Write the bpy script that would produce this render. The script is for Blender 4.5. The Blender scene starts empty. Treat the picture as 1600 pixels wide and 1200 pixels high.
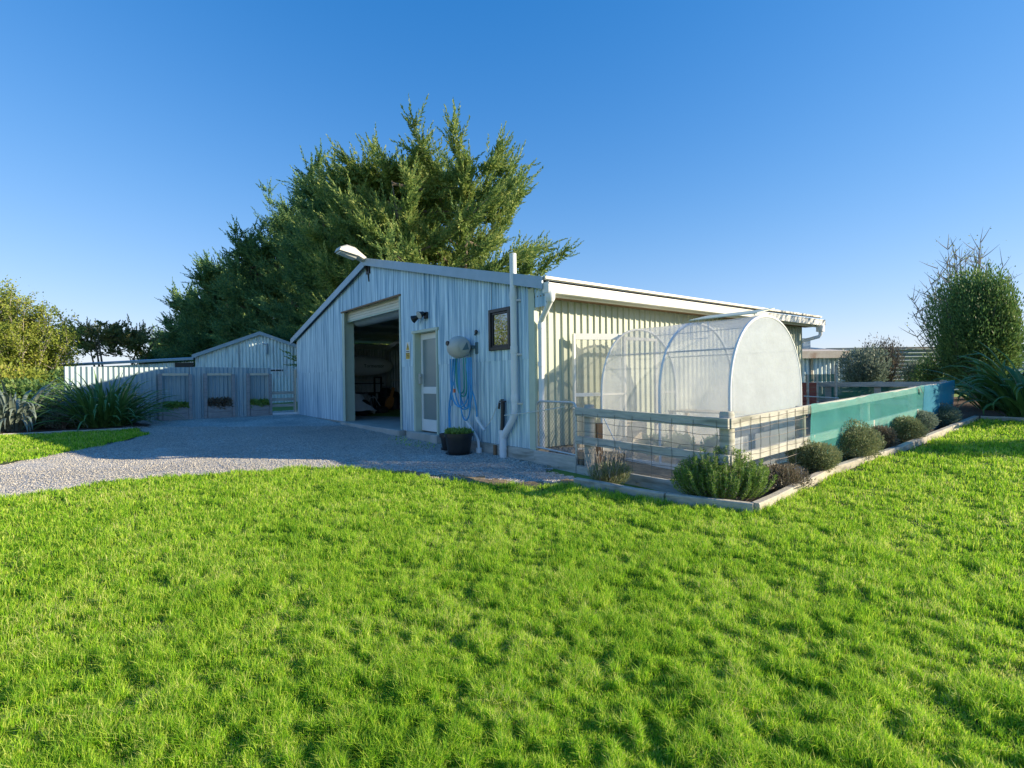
import bpy, math, random
import numpy as np
from mathutils import Vector, Matrix
random.seed(7); rng=np.random.default_rng(11)
S=bpy.context.scene
# ------------------------------------------------------------------ camera
R=math.radians
EYE=1.5; FPX=830.0; PITCH=R(-.36); ROLL=R(.745)
cam=bpy.data.cameras.new('camera'); co=bpy.data.objects.new('camera',cam); S.collection.objects.link(co)
cam.sensor_width=36; cam.lens=36*FPX/1600; cam.clip_start=.05; cam.clip_end=6000
co.location=(0,0,EYE)
co.rotation_euler=(Matrix.Rotation(R(90)+PITCH,3,'X')@Matrix.Rotation(-ROLL,3,'Z')).to_euler()
S.camera=co
S.render.resolution_x=1024; S.render.resolution_y=768
# ------------------------------------------------------------------ light
SUN_EL=R(20); SAZ=Vector((.99,-.12,0)).normalized()
w=bpy.data.worlds.new('World'); S.world=w; w.use_nodes=True
nt=w.node_tree; bg=nt.nodes['Background']
sky=nt.nodes.new('ShaderNodeTexSky'); sky.sky_type='NISHITA'; sky.sun_disc=False
sky.sun_elevation=SUN_EL; sky.sun_rotation=math.atan2(SAZ.x,SAZ.y)
sky.air_density=1.0; sky.dust_density=0; sky.ozone_density=2.6; sky.altitude=0
k1=nt.nodes.new('ShaderNodeVectorMath'); k1.operation='MULTIPLY_ADD'; k1.inputs[1].default_value=(.212,)*3; k1.inputs[2].default_value=(1,1,1)
gm=nt.nodes.new('ShaderNodeVectorMath'); gm.operation='DIVIDE'; nt.links.new(sky.outputs[0],k1.inputs[0]); nt.links.new(k1.outputs[0],gm.inputs[1])  # soft shoulder, like the camera's
hs=nt.nodes.new('ShaderNodeHueSaturation'); hs.inputs['Saturation'].default_value=1.5; hs.inputs['Value'].default_value=1.086
nt.links.new(sky.outputs[0],gm.inputs[0]); nt.links.new(gm.outputs[0],hs.inputs['Color']); wt=nt.nodes.new('ShaderNodeMixRGB'); wt.blend_type='MULTIPLY'; wt.inputs[0].default_value=1; wt.inputs[2].default_value=(1.06,1.09,1.38,1); nt.links.new(hs.outputs[0],wt.inputs[1]); nt.links.new(wt.outputs[0],bg.inputs[0]); bg.inputs[1].default_value=.15
sl=bpy.data.lights.new('sun','SUN'); sl.energy=5; sl.angle=R(.5); sl.color=(1,.85,.61)
so=bpy.data.objects.new('sun',sl); S.collection.objects.link(so)
sd=Vector((SAZ.x*math.cos(SUN_EL),SAZ.y*math.cos(SUN_EL),math.sin(SUN_EL)))
so.rotation_euler=sd.to_track_quat('Z','Y').to_euler()
S.view_settings.view_transform='Standard'; S.view_settings.look='None'
S.view_settings.exposure=.84; S.view_settings.gamma=1
# ------------------------------------------------------------------ frames and terrain
A0=R(37.6)
C=np.array([.37,8.5]); AX=np.array([-math.sin(A0),math.cos(A0)]); BX=np.array([math.cos(A0),math.sin(A0)])
FC=C-3.33*AX
def zg(x,y):
    x=np.asarray(x,float); y=np.asarray(y,float)
    u=(x-FC[0])*BX[0]+(y-FC[1])*BX[1]; v=(x-FC[0])*AX[0]+(y-FC[1])*AX[1]
    sp=np.log1p(np.exp(-np.abs(u*2)))/2+np.maximum(u,0)
    sp=np.minimum(sp,14); v=np.clip(v,-12,20)
    return .11+.05*sp+.018*v
def Z(x,y): return float(zg(x,y))
def W(s,t): # shed frame -> world xy
    p=C+BX*s+AX*t; return float(p[0]),float(p[1])
def ray(px,py):
    Xr=px-800; Ur=600-py
    X=(Xr*math.cos(ROLL)+Ur*math.sin(ROLL))/FPX; U=(-Xr*math.sin(ROLL)+Ur*math.cos(ROLL))/FPX
    return X,math.cos(PITCH)-math.sin(PITCH)*U,math.sin(PITCH)+math.cos(PITCH)*U
def at(px,py,Y):
    d=ray(px,py); return d[0]*Y/d[1],Y,EYE+d[2]*Y/d[1]
class Fr:
    def __init__(s,x=0,y=0,z=0,a=0): s.m=Matrix.Translation((x,y,z))@Matrix.Rotation(a,4,'Z')
SH=Fr(C[0],C[1],0,A0)      # shed frame: x along side wall, y along gable wall
WD=Fr()
# ------------------------------------------------------------------ noise
def vnoise(x,y,sc,seed):
    g=np.random.default_rng(seed).random((256,256)); X=np.asarray(x)*sc+1000; Y=np.asarray(y)*sc+1000
    i=np.floor(X).astype(int); j=np.floor(Y).astype(int); fx=X-i; fy=Y-j
    fx=fx*fx*(3-2*fx); fy=fy*fy*(3-2*fy)
    a=g[i%256,j%256]; b=g[(i+1)%256,j%256]; c=g[i%256,(j+1)%256]; d=g[(i+1)%256,(j+1)%256]
    return (a*(1-fx)+b*fx)*(1-fy)+(c*(1-fx)+d*fx)*fy
# ------------------------------------------------------------------ materials
MT={}
def srgb(r,g,b): return tuple(((c/255)/12.92 if c/255<=.04045 else ((c/255+.055)/1.055)**2.4) for c in (r,g,b))+(1,)
def mat(name,c1,c2=None,scale=6,rough=.7,metal=0,bump=0,stretch=(1,1,1),detail=5,c3=None,s3=1.5,bscale=None,spec=.5):
    if name in MT: return MT[name]
    m=bpy.data.materials.new(name); m.use_nodes=True; n=m.node_tree; p=n.nodes['Principled BSDF']; L=n.links.new
    p.inputs['Roughness'].default_value=rough; p.inputs['Metallic'].default_value=metal; p.inputs['Specular IOR Level'].default_value=spec
    c1=tuple(c1)+((1,) if len(c1)==3 else ()); p.inputs['Base Color'].default_value=c1
    tc=n.nodes.new('ShaderNodeTexCoord'); mp=n.nodes.new('ShaderNodeMapping'); mp.inputs['Scale'].default_value=stretch
    L(tc.outputs['Object'],mp.inputs[0])
    if c2 is not None:
        c2=tuple(c2)+((1,) if len(c2)==3 else ())
        no=n.nodes.new('ShaderNodeTexNoise'); no.inputs['Scale'].default_value=scale; no.inputs['Detail'].default_value=detail; no.inputs['Roughness'].default_value=.62
        L(mp.outputs[0],no.inputs['Vector'])
        cr=n.nodes.new('ShaderNodeValToRGB'); cr.color_ramp.elements[0].position=.33; cr.color_ramp.elements[1].position=.67
        cr.color_ramp.elements[0].color=c1; cr.color_ramp.elements[1].color=c2
        L(no.outputs[0],cr.inputs[0]); out=cr.outputs[0]
        if c3 is not None:
            c3=tuple(c3)+((1,) if len(c3)==3 else ())
            n3=n.nodes.new('ShaderNodeTexNoise'); n3.inputs['Scale'].default_value=s3; n3.inputs['Detail'].default_value=6
            L(mp.outputs[0],n3.inputs['Vector'])
            r3=n.nodes.new('ShaderNodeValToRGB'); r3.color_ramp.elements[0].position=.52; r3.color_ramp.elements[1].position=.72
            r3.color_ramp.elements[0].color=(0,0,0,1); r3.color_ramp.elements[1].color=(1,1,1,1); L(n3.outputs[0],r3.inputs[0])
            mx=n.nodes.new('ShaderNodeMixRGB'); L(r3.outputs[0],mx.inputs[0]); L(out,mx.inputs[1]); mx.inputs[2].default_value=c3; out=mx.outputs[0]
        L(out,p.inputs['Base Color'])
    if bump:
        nb=n.nodes.new('ShaderNodeTexNoise'); nb.inputs['Scale'].default_value=bscale or scale*3; nb.inputs['Detail'].default_value=4
        L(mp.outputs[0],nb.inputs['Vector']); b=n.nodes.new('ShaderNodeBump'); b.inputs['Strength'].default_value=bump; b.inputs['Distance'].default_value=.02
        L(nb.outputs[0],b.inputs['Height']); L(b.outputs[0],p.inputs['Normal'])
    MT[name]=m; return m
def leafmat(name,cols,trans=.3,rough=.55,spec=.35,vary=0,na=1.1,ra=.55):
    m=bpy.data.materials.new(name); m.use_nodes=True; n=m.node_tree; p=n.nodes['Principled BSDF']; L=n.links.new
    g=n.nodes.new('ShaderNodeNewGeometry'); cr=n.nodes.new('ShaderNodeValToRGB')
    tx=n.nodes.new('ShaderNodeTexNoise'); tx.inputs['Scale'].default_value=vary or 1.2; L(g.outputs['Position'],tx.inputs['Vector'])
    ad=n.nodes.new('ShaderNodeMath'); ad.operation='MULTIPLY_ADD'; L(tx.outputs[0],ad.inputs[0]); ad.inputs[1].default_value=na
    s2=n.nodes.new('ShaderNodeMath'); s2.operation='MULTIPLY_ADD'; L(g.outputs['Random Per Island'],s2.inputs[0]); s2.inputs[1].default_value=ra; s2.inputs[2].default_value=.5-(na+ra)/2
    L(s2.outputs[0],ad.inputs[2]); L(ad.outputs[0],cr.inputs[0])
    e=cr.color_ramp.elements; e[0].position=0; e[0].color=tuple(cols[0])+(1,); e[1].position=1; e[1].color=tuple(cols[-1])+(1,)
    for i,c in enumerate(cols[1:-1]):
        k=e.new((i+1)/(len(cols)-1)); k.color=tuple(c)+(1,)
    L(cr.outputs[0],p.inputs['Base Color']); p.inputs['Roughness'].default_value=rough; p.inputs['Specular IOR Level'].default_value=spec
    t=n.nodes.new('ShaderNodeBsdfTranslucent'); L(cr.outputs[0],t.inputs[0]); mx=n.nodes.new('ShaderNodeMixShader'); mx.inputs[0].default_value=trans
    L(p.outputs[0],mx.inputs[1]); L(t.outputs[0],mx.inputs[2]); L(mx.outputs[0],n.nodes['Material Output'].inputs[0])
    MT[name]=m; return m
def filmmat(name,col,alpha,trans,rough=.35,noise=.12):
    m=bpy.data.materials.new(name); m.use_nodes=True; n=m.node_tree; p=n.nodes['Principled BSDF']; L=n.links.new
    p.inputs['Base Color'].default_value=tuple(col)+(1,); p.inputs['Roughness'].default_value=rough
    t=n.nodes.new('ShaderNodeBsdfTranslucent'); t.inputs[0].default_value=tuple(col)+(1,)
    mx=n.nodes.new('ShaderNodeMixShader'); mx.inputs[0].default_value=trans; L(p.outputs[0],mx.inputs[1]); L(t.outputs[0],mx.inputs[2])
    tr=n.nodes.new('ShaderNodeBsdfTransparent'); m2=n.nodes.new('ShaderNodeMixShader')
    tc=n.nodes.new('ShaderNodeTexCoord'); no=n.nodes.new('ShaderNodeTexNoise'); no.inputs['Scale'].default_value=2.2; no.inputs['Detail'].default_value=7; no.inputs['Roughness'].default_value=.6
    L(tc.outputs['Object'],no.inputs['Vector']); ma=n.nodes.new('ShaderNodeMath'); ma.operation='MULTIPLY_ADD'; ma.use_clamp=True
    L(no.outputs[0],ma.inputs[0]); ma.inputs[1].default_value=noise*4; ma.inputs[2].default_value=alpha-noise*2
    L(ma.outputs[0],m2.inputs[0]); L(tr.outputs[0],m2.inputs[1]); L(mx.outputs[0],m2.inputs[2]); L(m2.outputs[0],n.nodes['Material Output'].inputs[0])
    b=n.nodes.new('ShaderNodeBump'); b.inputs['Strength'].default_value=.5; b.inputs['Distance'].default_value=.05; L(no.outputs[0],b.inputs['Height']); L(b.outputs[0],p.inputs['Normal'])
    MT[name]=m; return m
zinc=mat('zinc_sheet',(.17,.34,.49),(.76,.93,1.0),scale=2.0,rough=.38,metal=.3,stretch=(12,12,.28),c3=(.13,.28,.42),s3=1.6,detail=8,bump=.05,bscale=20)
zincold=mat('old_zinc_sheet',(.58,.76,.82),(.88,.97,.98),scale=1.5,rough=.5,metal=.3,stretch=(5,5,.6),c3=(.40,.48,.52),s3=1.1)
zincfence=mat('fence_zinc',(.34,.45,.50),(.44,.52,.52),scale=1.3,rough=.5,metal=.25,stretch=(4,4,.5),c3=(.30,.42,.48),s3=1.8)
zincdark=mat('dark_zinc',(.42,.47,.50),(.55,.60,.62),scale=2,rough=.5,metal=.4)
cap=mat('grey_blue_capping',(.27,.38,.46),(.33,.44,.53),scale=3,rough=.45,metal=.2)
cream=mat('pale_green_cladding',(.43,.47,.37),(.49,.53,.43),scale=1.2,rough=.42,stretch=(3,3,.6),bump=.04)
trimg=mat('green_cream_trim',(.50,.56,.44),(.56,.62,.49),scale=3,rough=.45)
white=mat('white_paint',(.78,.77,.72),(.84,.83,.79),scale=3,rough=.45)
pvc=mat('white_pvc',(.74,.76,.77),(.80,.82,.83),scale=4,rough=.35)
creamp=mat('cream_paint',(.78,.70,.55),(.84,.77,.63),scale=2,rough=.5)
brown=mat('brown_soffit',(.22,.13,.07),(.28,.17,.09),scale=6,rough=.8)
timber=mat('weathered_timber',(.36,.35,.30),(.50,.48,.41),scale=3,rough=.85,stretch=(1,1,9),c3=(.24,.24,.19),s3=1.4,bump=.25)
timberh=mat('weathered_rail_timber',(.38,.38,.34),(.56,.54,.48),scale=3.2,rough=.85,stretch=(1.2,1.2,8),c3=(.22,.22,.18),s3=1.2,bump=.3)
sleeper=mat('weathered_edging',(.42,.38,.31),(.54,.49,.40),scale=5,rough=.9,stretch=(2,2,6),c3=(.25,.23,.18),s3=2,bump=.35)
palewood=mat('pale_and_sunlit_wood',(.62,.52,.38),(.72,.62,.47),scale=4,rough=.8,stretch=(4,1,4))
concrete=mat('concrete_slab',(.40,.38,.34),(.50,.47,.42),scale=3,rough=.85,c3=(.33,.33,.28),s3=2,bump=.1)
black=mat('black_plastic',(.012,.013,.014),(.02,.021,.022),scale=8,rough=.4)
dark=mat('dark_equipment',(.02,.022,.024),(.035,.035,.036),scale=5,rough=.5)
beigep=mat('beige_plastic',(.52,.50,.44),(.57,.55,.49),scale=3,rough=.45)
teald=mat('dark_teal_plastic',(.10,.17,.19),(.13,.20,.22),scale=3,rough=.4)
blueh=mat('blue_hose',(.04,.30,.62),(.06,.38,.72),scale=6,rough=.35)
tealh=mat('teal_hose',(.02,.30,.28),(.03,.36,.33),scale=6,rough=.35)
lightblue=mat('light_blue_plastic',(.25,.42,.60),rough=.4)
orange=mat('orange_plastic',(.65,.12,.04),rough=.4)
rope=mat('white_cord',(.66,.66,.60),rough=.8)
wire=mat('fence_wire',(.20,.19,.17),(.28,.24,.2),scale=20,rough=.6,metal=.3)
galv=mat('galvanised_tube',(.48,.50,.50),(.56,.58,.58),scale=5,rough=.4,metal=.5)
bark=mat('tree_bark',(.13,.10,.075),(.20,.165,.13),scale=5,rough=.95,stretch=(3,3,.8),bump=.5)
barkp=mat('pale_bark',(.28,.25,.22),(.36,.33,.29),scale=6,rough=.9)
soil=mat('bark_mulch',(.075,.045,.028),(.14,.09,.06),scale=25,rough=.95,bump=.8,bscale=60)
cloth=mat('white_dust_sheet',(.74,.75,.77),(.84,.85,.86),scale=3,rough=.8,bump=.1)
kay=mat('grey_white_hull',(.80,.79,.76),(.86,.85,.82),scale=2,rough=.25)
gpaint=mat('planter_timber',(.26,.25,.25),(.38,.36,.35),scale=2.5,rough=.9,stretch=(2,2,8),bump=.2)
rust=mat('rusty_roof',(.55,.47,.38),(.72,.66,.56),scale=3,rough=.7,c3=(.34,.18,.10),s3=3)
potblack=mat('black_pot_plastic',(.016,.016,.017),(.024,.023,.022),scale=8,rough=.38)
red=mat('red_brick_stack',(.30,.07,.05),(.40,.12,.08),scale=8,rough=.8)
blackfr=mat('black_window_frame',(.02,.02,.022),rough=.35)
def glassmat(name,col,rough,spec=1.0,metal=0):
    return mat(name,col,rough=rough,spec=spec,metal=metal)
winglass=glassmat('window_glass',(.30,.33,.35),.02,1,1.0)
frost=mat('frosted_glass',(.22,.27,.27),(.27,.32,.32),scale=60,rough=.28,spec=1,bump=.15,bscale=140,metal=.25)
lamp_glass=mat('lamp_glass',(.55,.55,.5),rough=.15)
film=filmmat('greenhouse_film',(.78,.82,.85),.58,.5,.25,.10)
filmend=filmmat('greenhouse_end_film',(.60,.66,.71),.80,.32,.22,.22)
filmdoor=filmmat('greenhouse_door_film',(.82,.81,.76),.35,.45,.25,.06)
net=filmmat('teal_shade_cloth',(.09,.48,.46),.58,.5,.8,.06)
netb=filmmat('shaded_teal_cloth',(.01,.26,.42),.90,.4,.8,.03)  # darker, bluer copy of the teal cloth, with tree shade put into its colour
netg=filmmat('green_shade_net',(.01,.16,.11),.80,.3,.8,.05)
cyp=leafmat('sunlit_cypress_foliage',[(.085,.165,.05),(.18,.29,.08),(.32,.41,.11),(.52,.54,.18)],.4,vary=.9,na=.8,ra=.8)  # sunlight on the right-hand macrocarpas is put into these yellower leaf colours
cypd=leafmat('shaded_cypress_foliage',[(.06,.15,.075),(.12,.25,.10),(.21,.34,.12),(.34,.44,.14)],.35,vary=.8,na=.8,ra=.8)  # darker, bluer leaf copy: shade on the row's left part is in the colour
cypr=leafmat('tan_cypress_foliage',[(.11,.14,.05),(.20,.23,.07),(.30,.28,.10),(.38,.27,.14)],.22,vary=.5)
autumn=leafmat('yellow_green_leaves',[(.12,.18,.035),(.23,.31,.05),(.36,.41,.07),(.42,.36,.09)],.4,vary=.8)
flaxm=leafmat('flax_leaf',[(.07,.16,.045),(.11,.23,.06),(.19,.32,.09)],.25,rough=.38,spec=.5,vary=3)
flaxg=leafmat('grey_flax_leaf',[(.13,.18,.15),(.20,.25,.20),(.30,.34,.27)],.2,rough=.38,spec=.5,vary=3)
hedgem=leafmat('hedge_leaf',[(.05,.12,.045),(.10,.20,.065),(.17,.28,.08),(.30,.38,.11)],.35,vary=1.5)
rosem=leafmat('rosemary_leaf',[(.10,.20,.04),(.19,.31,.06),(.32,.44,.10)],.3,vary=6)
lavm=leafmat('lavender_leaf',[(.12,.16,.09),(.20,.24,.12),(.29,.32,.16),(.40,.38,.20)],.25,vary=4)
brownm=leafmat('dry_shrub_leaf',[(.10,.085,.065),(.17,.14,.10),(.25,.21,.15)],.25,vary=6)
greym=leafmat('grey_shrub_leaf',[(.10,.15,.11),(.19,.25,.19),(.34,.38,.30)],.3,vary=3)
grassm=leafmat('grass_blade',[(.07,.185,.018),(.205,.455,.025),(.385,.65,.035),(.57,.72,.08),(.71,.69,.28)],.5,rough=.5,spec=.3,vary=2.2,na=.7,ra=.85)
# gravel material
def gravelmat():
    m=bpy.data.materials.new('gravel'); m.use_nodes=True; n=m.node_tree; p=n.nodes['Principled BSDF']; L=n.links.new
    tc=n.nodes.new('ShaderNodeTexCoord'); v=n.nodes.new('ShaderNodeTexVoronoi'); v.inputs['Scale'].default_value=42; L(tc.outputs['Object'],v.inputs['Vector'])
    cr=n.nodes.new('ShaderNodeValToRGB'); e=cr.color_ramp.elements; e[0].color=(.22,.22,.22,1); e[1].color=(.80,.74,.64,1); k=e.new(.5); k.color=(.50,.48,.45,1)
    sx=n.nodes.new('ShaderNodeSeparateColor'); L(v.outputs['Color'],sx.inputs[0]); L(sx.outputs[0],cr.inputs[0])
    no=n.nodes.new('ShaderNodeTexNoise'); no.inputs['Scale'].default_value=.7; no.inputs['Detail'].default_value=6; L(tc.outputs['Object'],no.inputs['Vector'])
    r2=n.nodes.new('ShaderNodeMapRange'); r2.inputs[1].default_value=.3; r2.inputs[2].default_value=.7; r2.inputs[3].default_value=.72; r2.inputs[4].default_value=1.15; L(no.outputs[0],r2.inputs[0])
    mu=n.nodes.new('ShaderNodeVectorMath'); mu.operation='SCALE'; L(cr.outputs[0],mu.inputs[0]); L(r2.outputs[0],mu.inputs['Scale']); L(mu.outputs[0],p.inputs['Base Color'])
    p.inputs['Roughness'].default_value=.85
    b=n.nodes.new('ShaderNodeBump'); b.inputs['Strength'].default_value=1; b.inputs['Distance'].default_value=.016; b.invert=True; L(v.outputs['Distance'],b.inputs['Height']); L(b.outputs[0],p.inputs['Normal'])
    return m
gravelm=gravelmat()
stonem=leafmat('gravel_stone',[(.18,.18,.18),(.38,.36,.33),(.55,.51,.44),(.74,.67,.56)],0,rough=.85,vary=30)
lawnsoil=mat('lawn_soil',(.035,.06,.012),(.06,.085,.018),scale=8,rough=.95,bump=.5)
pasture=mat('pasture_ground',(.12,.22,.03),(.20,.28,.05),scale=.3,rough=.95,detail=8)
# ------------------------------------------------------------------ object helpers
def link(o): S.collection.objects.link(o)
def tag(o,label=None,cat=None,group=None,kind=None):
    if label: o['label']=label
    if cat: o['category']=cat
    if group: o['group']=group
    if kind: o['kind']=kind
    return o
def thing(name,label,cat,x,y,z,a=0,group=None,fr=WD):
    o=bpy.data.objects.new(name,None); link(o); o.matrix_world=fr.m@Matrix.Translation((x,y,z))@Matrix.Rotation(a,4,'Z')
    o.empty_display_size=.2; WM[o.name]=o.matrix_world.copy()
    return tag(o,label,cat,group)
WM={}
def finish(name,me,m,parent,fr,smooth=False):
    """mesh data is in frame fr; becomes local to parent (or world)"""
    o=bpy.data.objects.new(name,me); link(o)
    M=fr.m
    if parent is not None:
        o.parent=parent; M=WM[parent.name].inverted()@fr.m
    me.transform(M); WM[o.name]=WM[parent.name].copy() if parent is not None else Matrix.Identity(4)
    for mm in (m if isinstance(m,(list,tuple)) else [m]): me.materials.append(mm)
    if smooth: me.polygons.foreach_set('use_smooth',np.ones(len(me.polygons),bool))
    me.update()
    return o
def npmesh(name,V,F,k):
    """V (n,3), F flat index array of k-gons"""
    me=bpy.data.meshes.new(name); V=np.asarray(V,np.float32); F=np.asarray(F,np.int32).reshape(-1,k)
    me.vertices.add(len(V)); me.vertices.foreach_set('co',V.ravel()); me.loops.add(F.size); me.loops.foreach_set('vertex_index',F.ravel())
    me.polygons.add(len(F)); me.polygons.foreach_set('loop_start',np.arange(0,F.size,k,dtype=np.int32)); me.polygons.foreach_set('loop_total',np.full(len(F),k,np.int32))
    me.update(calc_edges=True); return me
class MB:
    def __init__(s,fr=SH): s.v=[];s.f=[];s.fr=fr
    def add(s,vs,fs):
        n=len(s.v); s.v+= [tuple(map(float,v)) for v in vs]; s.f+=[tuple(i+n for i in f) for f in fs]; return s
    def box(s,x0,x1,y0,y1,z0,z1,bev=0):
        if bev:
            b=bev; pts=[]
            xs=(x0,x1);ys=(y0,y1);zs=(z0,z1)
            vs=[];idx={}
            for i in (0,1):
                for j in (0,1):
                    for k in (0,1):
                        sx=b if i==0 else -b; sy=b if j==0 else -b; sz=b if k==0 else -b
                        idx[i,j,k]=len(vs); vs+=[(xs[i],ys[j]+sy,zs[k]+sz),(xs[i]+sx,ys[j],zs[k]+sz),(xs[i]+sx,ys[j]+sy,zs[k])]
            g=lambda i,j,k,a: idx[i,j,k]+a
            fs=[]
            for i in (0,1): fs.append([g(i,0,0,0),g(i,1,0,0),g(i,1,1,0),g(i,0,1,0)])
            for j in (0,1): fs.append([g(0,j,0,1),g(1,j,0,1),g(1,j,1,1),g(0,j,1,1)])
            for k in (0,1): fs.append([g(0,0,k,2),g(1,0,k,2),g(1,1,k,2),g(0,1,k,2)])
            for i in (0,1):
                for j in (0,1): fs.append([g(i,j,0,0),g(i,j,1,0),g(i,j,1,1),g(i,j,0,1)])
                for k in (0,1): fs.append([g(i,0,k,0),g(i,1,k,0),g(i,1,k,2),g(i,0,k,2)])
            for j in (0,1):
                for k in (0,1): fs.append([g(0,j,k,1),g(1,j,k,1),g(1,j,k,2),g(0,j,k,2)])
            for i in (0,1):
                for j in (0,1):
                    for k in (0,1): fs.append([g(i,j,k,0),g(i,j,k,1),g(i,j,k,2)])
            return s.add(vs,fs)
        vs=[(x,y,z) for x in (x0,x1) for y in (y0,y1) for z in (z0,z1)]
        return s.add(vs,[(0,1,3,2),(4,6,7,5),(0,4,5,1),(2,3,7,6),(0,2,6,4),(1,5,7,3)])
    def bar(s,p,q,wd,h,up=(0,0,1)):
        p=Vector(p);q=Vector(q);d=(q-p).normalized();u=Vector(up);r=d.cross(u).normalized();u=r.cross(d).normalized()
        vs=[]
        for a in (p,q):
            for i,j in ((-1,-1),(1,-1),(1,1),(-1,1)): vs.append(a+r*wd/2*i+u*h/2*j)
        return s.add(vs,[(0,1,2,3),(7,6,5,4),(0,4,5,1),(1,5,6,2),(2,6,7,3),(3,7,4,0)])
    def tube(s,pts,r,n=8,caps=True):
        pts=[Vector(p) for p in pts]; m=len(pts); rs=r if isinstance(r,(list,tuple)) else [r]*m
        T=[(pts[min(i+1,m-1)]-pts[max(i-1,0)]).normalized() for i in range(m)]
        a=Vector((0,0,1)) if abs(T[0].z)<.9 else Vector((1,0,0)); N=(a-T[0]*a.dot(T[0])).normalized(); vs=[]
        for i in range(m):
            N=(N-T[i]*N.dot(T[i])); N=N.normalized() if N.length>1e-6 else T[i].orthogonal().normalized(); B=T[i].cross(N)
            for j in range(n):
                an=2*math.pi*j/n; vs.append(pts[i]+(N*math.cos(an)+B*math.sin(an))*rs[i])
        fs=[(i*n+j,i*n+(j+1)%n,(i+1)*n+(j+1)%n,(i+1)*n+j) for i in range(m-1) for j in range(n)]
        if caps: fs+=[tuple(range(n))[::-1],tuple((m-1)*n+j for j in range(n))]
        return s.add(vs,fs)
    def lathe(s,prof,c=(0,0,0),axis='z',n=24):
        vs=[]
        for r,h in prof:
            for j in range(n):
                a=2*math.pi*j/n; x,y=r*math.cos(a),r*math.sin(a)
                if axis=='z': v=(c[0]+x,c[1]+y,c[2]+h)
                elif axis=='y': v=(c[0]+x,c[1]+h,c[2]+y)
                else: v=(c[0]+h,c[1]+x,c[2]+y)
                vs.append(v)
        fs=[(i*n+j,i*n+(j+1)%n,(i+1)*n+(j+1)%n,(i+1)*n+j) for i in range(len(prof)-1) for j in range(n)]
        return s.add(vs,fs)
    def prism(s,poly,axis,a,b):
        """poly 2D list; axis 'x','y','z' extruded from a to b"""
        n=len(poly)
        def mk(u,v,h): return {'x':(h,u,v),'y':(u,h,v),'z':(u,v,h)}[axis]
        vs=[mk(u,v,a) for u,v in poly]+[mk(u,v,b) for u,v in poly]
        return s.add(vs,[tuple(range(n)),tuple(range(2*n-1,n-1,-1))]+[(i,(i+1)%n,n+(i+1)%n,n+i) for i in range(n)])
    def build(s,name,m,parent=None,smooth=False,nonorm=False):
        me=bpy.data.meshes.new(name); me.from_pydata(s.v,[],s.f); me.update()
        import bmesh
        if not nonorm:
            bm=bmesh.new(); bm.from_mesh(me); bmesh.ops.recalc_face_normals(bm,faces=bm.faces); bm.to_mesh(me); bm.free()
        o=finish(name,me,m,parent,s.fr,False)
        if smooth:
            me.polygons.foreach_set('use_smooth',np.ones(len(me.polygons),bool)); me.set_sharp_from_angle(angle=R(40))
        return o
def arc(c,r,a0,a1,n,plane='yz',fix=0):
    out=[]
    for i in range(n+1):
        a=R(a0+(a1-a0)*i/n); u=c[0]+r*math.cos(a); v=c[1]+r*math.sin(a)
        out.append({'yz':(fix,u,v),'xz':(u,fix,v),'xy':(u,v,fix)}[plane])
    return out
def corr(name,m,parent,axis,fixed,u0,u1,bot,top,pitch=.076,amp=.0135,holes=(),outward=-1,prof='sine',seg=8,fr=SH,lap=None,copyz=None):
    """corrugated sheet wall. axis 'y': u runs along y at x=fixed; axis 'x': u along x at y=fixed. bot/top functions of u. holes (u0,u1,z0,z1)"""
    if prof=='sine':
        us=list(np.arange(u0,u1,pitch/seg))+[u1]; d=[amp*math.sin(2*math.pi*(u-u0)/pitch) for u in us]
    else:
        us=[];d=[]
        k=u0
        while k<u1-1e-6:
            for a,b in ((0,0),(.60,0),(.67,1),(.80,1),(.87,0)):
                if k+a*pitch<=u1: us.append(k+a*pitch); d.append(b*amp)
            k+=pitch
        us.append(u1); d.append(0)
    for h in holes:
        for e in (h[0],h[1]):
            i=min(range(len(us)),key=lambda i:abs(us[i]-e)); us[i]=e
    mb=MB(fr)
    def V(u,dd,z):
        o=fixed+outward*dd
        return (o,u,z) if axis=='y' else (u,o,z)
    for i in range(len(us)-1):
        ua,ub=us[i],us[i+1]
        if ub<=ua: continue
        mid=(ua+ub)/2; iv=[(None,None)]
        cuts=[(h[2],h[3]) for h in holes if h[0]-1e-4<mid<h[1]+1e-4]
        segs=[]; za=('b',0)
        lo=lambda u:bot(u); cur=lo
        for z0,z1 in sorted(cuts):
            segs.append((cur,(lambda z:(lambda u:z))(z0))); cur=(lambda z:(lambda u:z))(z1)
        segs.append((cur,top))
        for f0,f1 in segs:
            if f1(mid)-f0(mid)<.005: continue
            vs=[V(ua,d[i],f0(ua)),V(ub,d[i+1],f0(ub)),V(ub,d[i+1],f1(ub)),V(ua,d[i],f1(ua))]
            if lap and f0(mid)<lap<f1(mid):
                e=.010; L0=lap
                mb.add([V(ua,d[i],L0-.03),V(ub,d[i+1],L0-.03),V(ub,d[i+1]+e,L0-.03),V(ua,d[i]+e,L0-.03)],[(0,1,2,3)])
                mb.add([vs[0],vs[1],V(ub,d[i+1],L0),V(ua,d[i],L0)],[(0,1,2,3)])
                mb.add([V(ua,d[i]+e,L0-.03),V(ub,d[i+1]+e,L0-.03),V(ub,d[i+1]+e,f1(ub)),V(ua,d[i]+e,f1(ua))],[(0,1,2,3)])
            else: mb.add(vs,[(0,1,2,3)])
    return mb.build(name,m,parent,nonorm=True)
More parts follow.
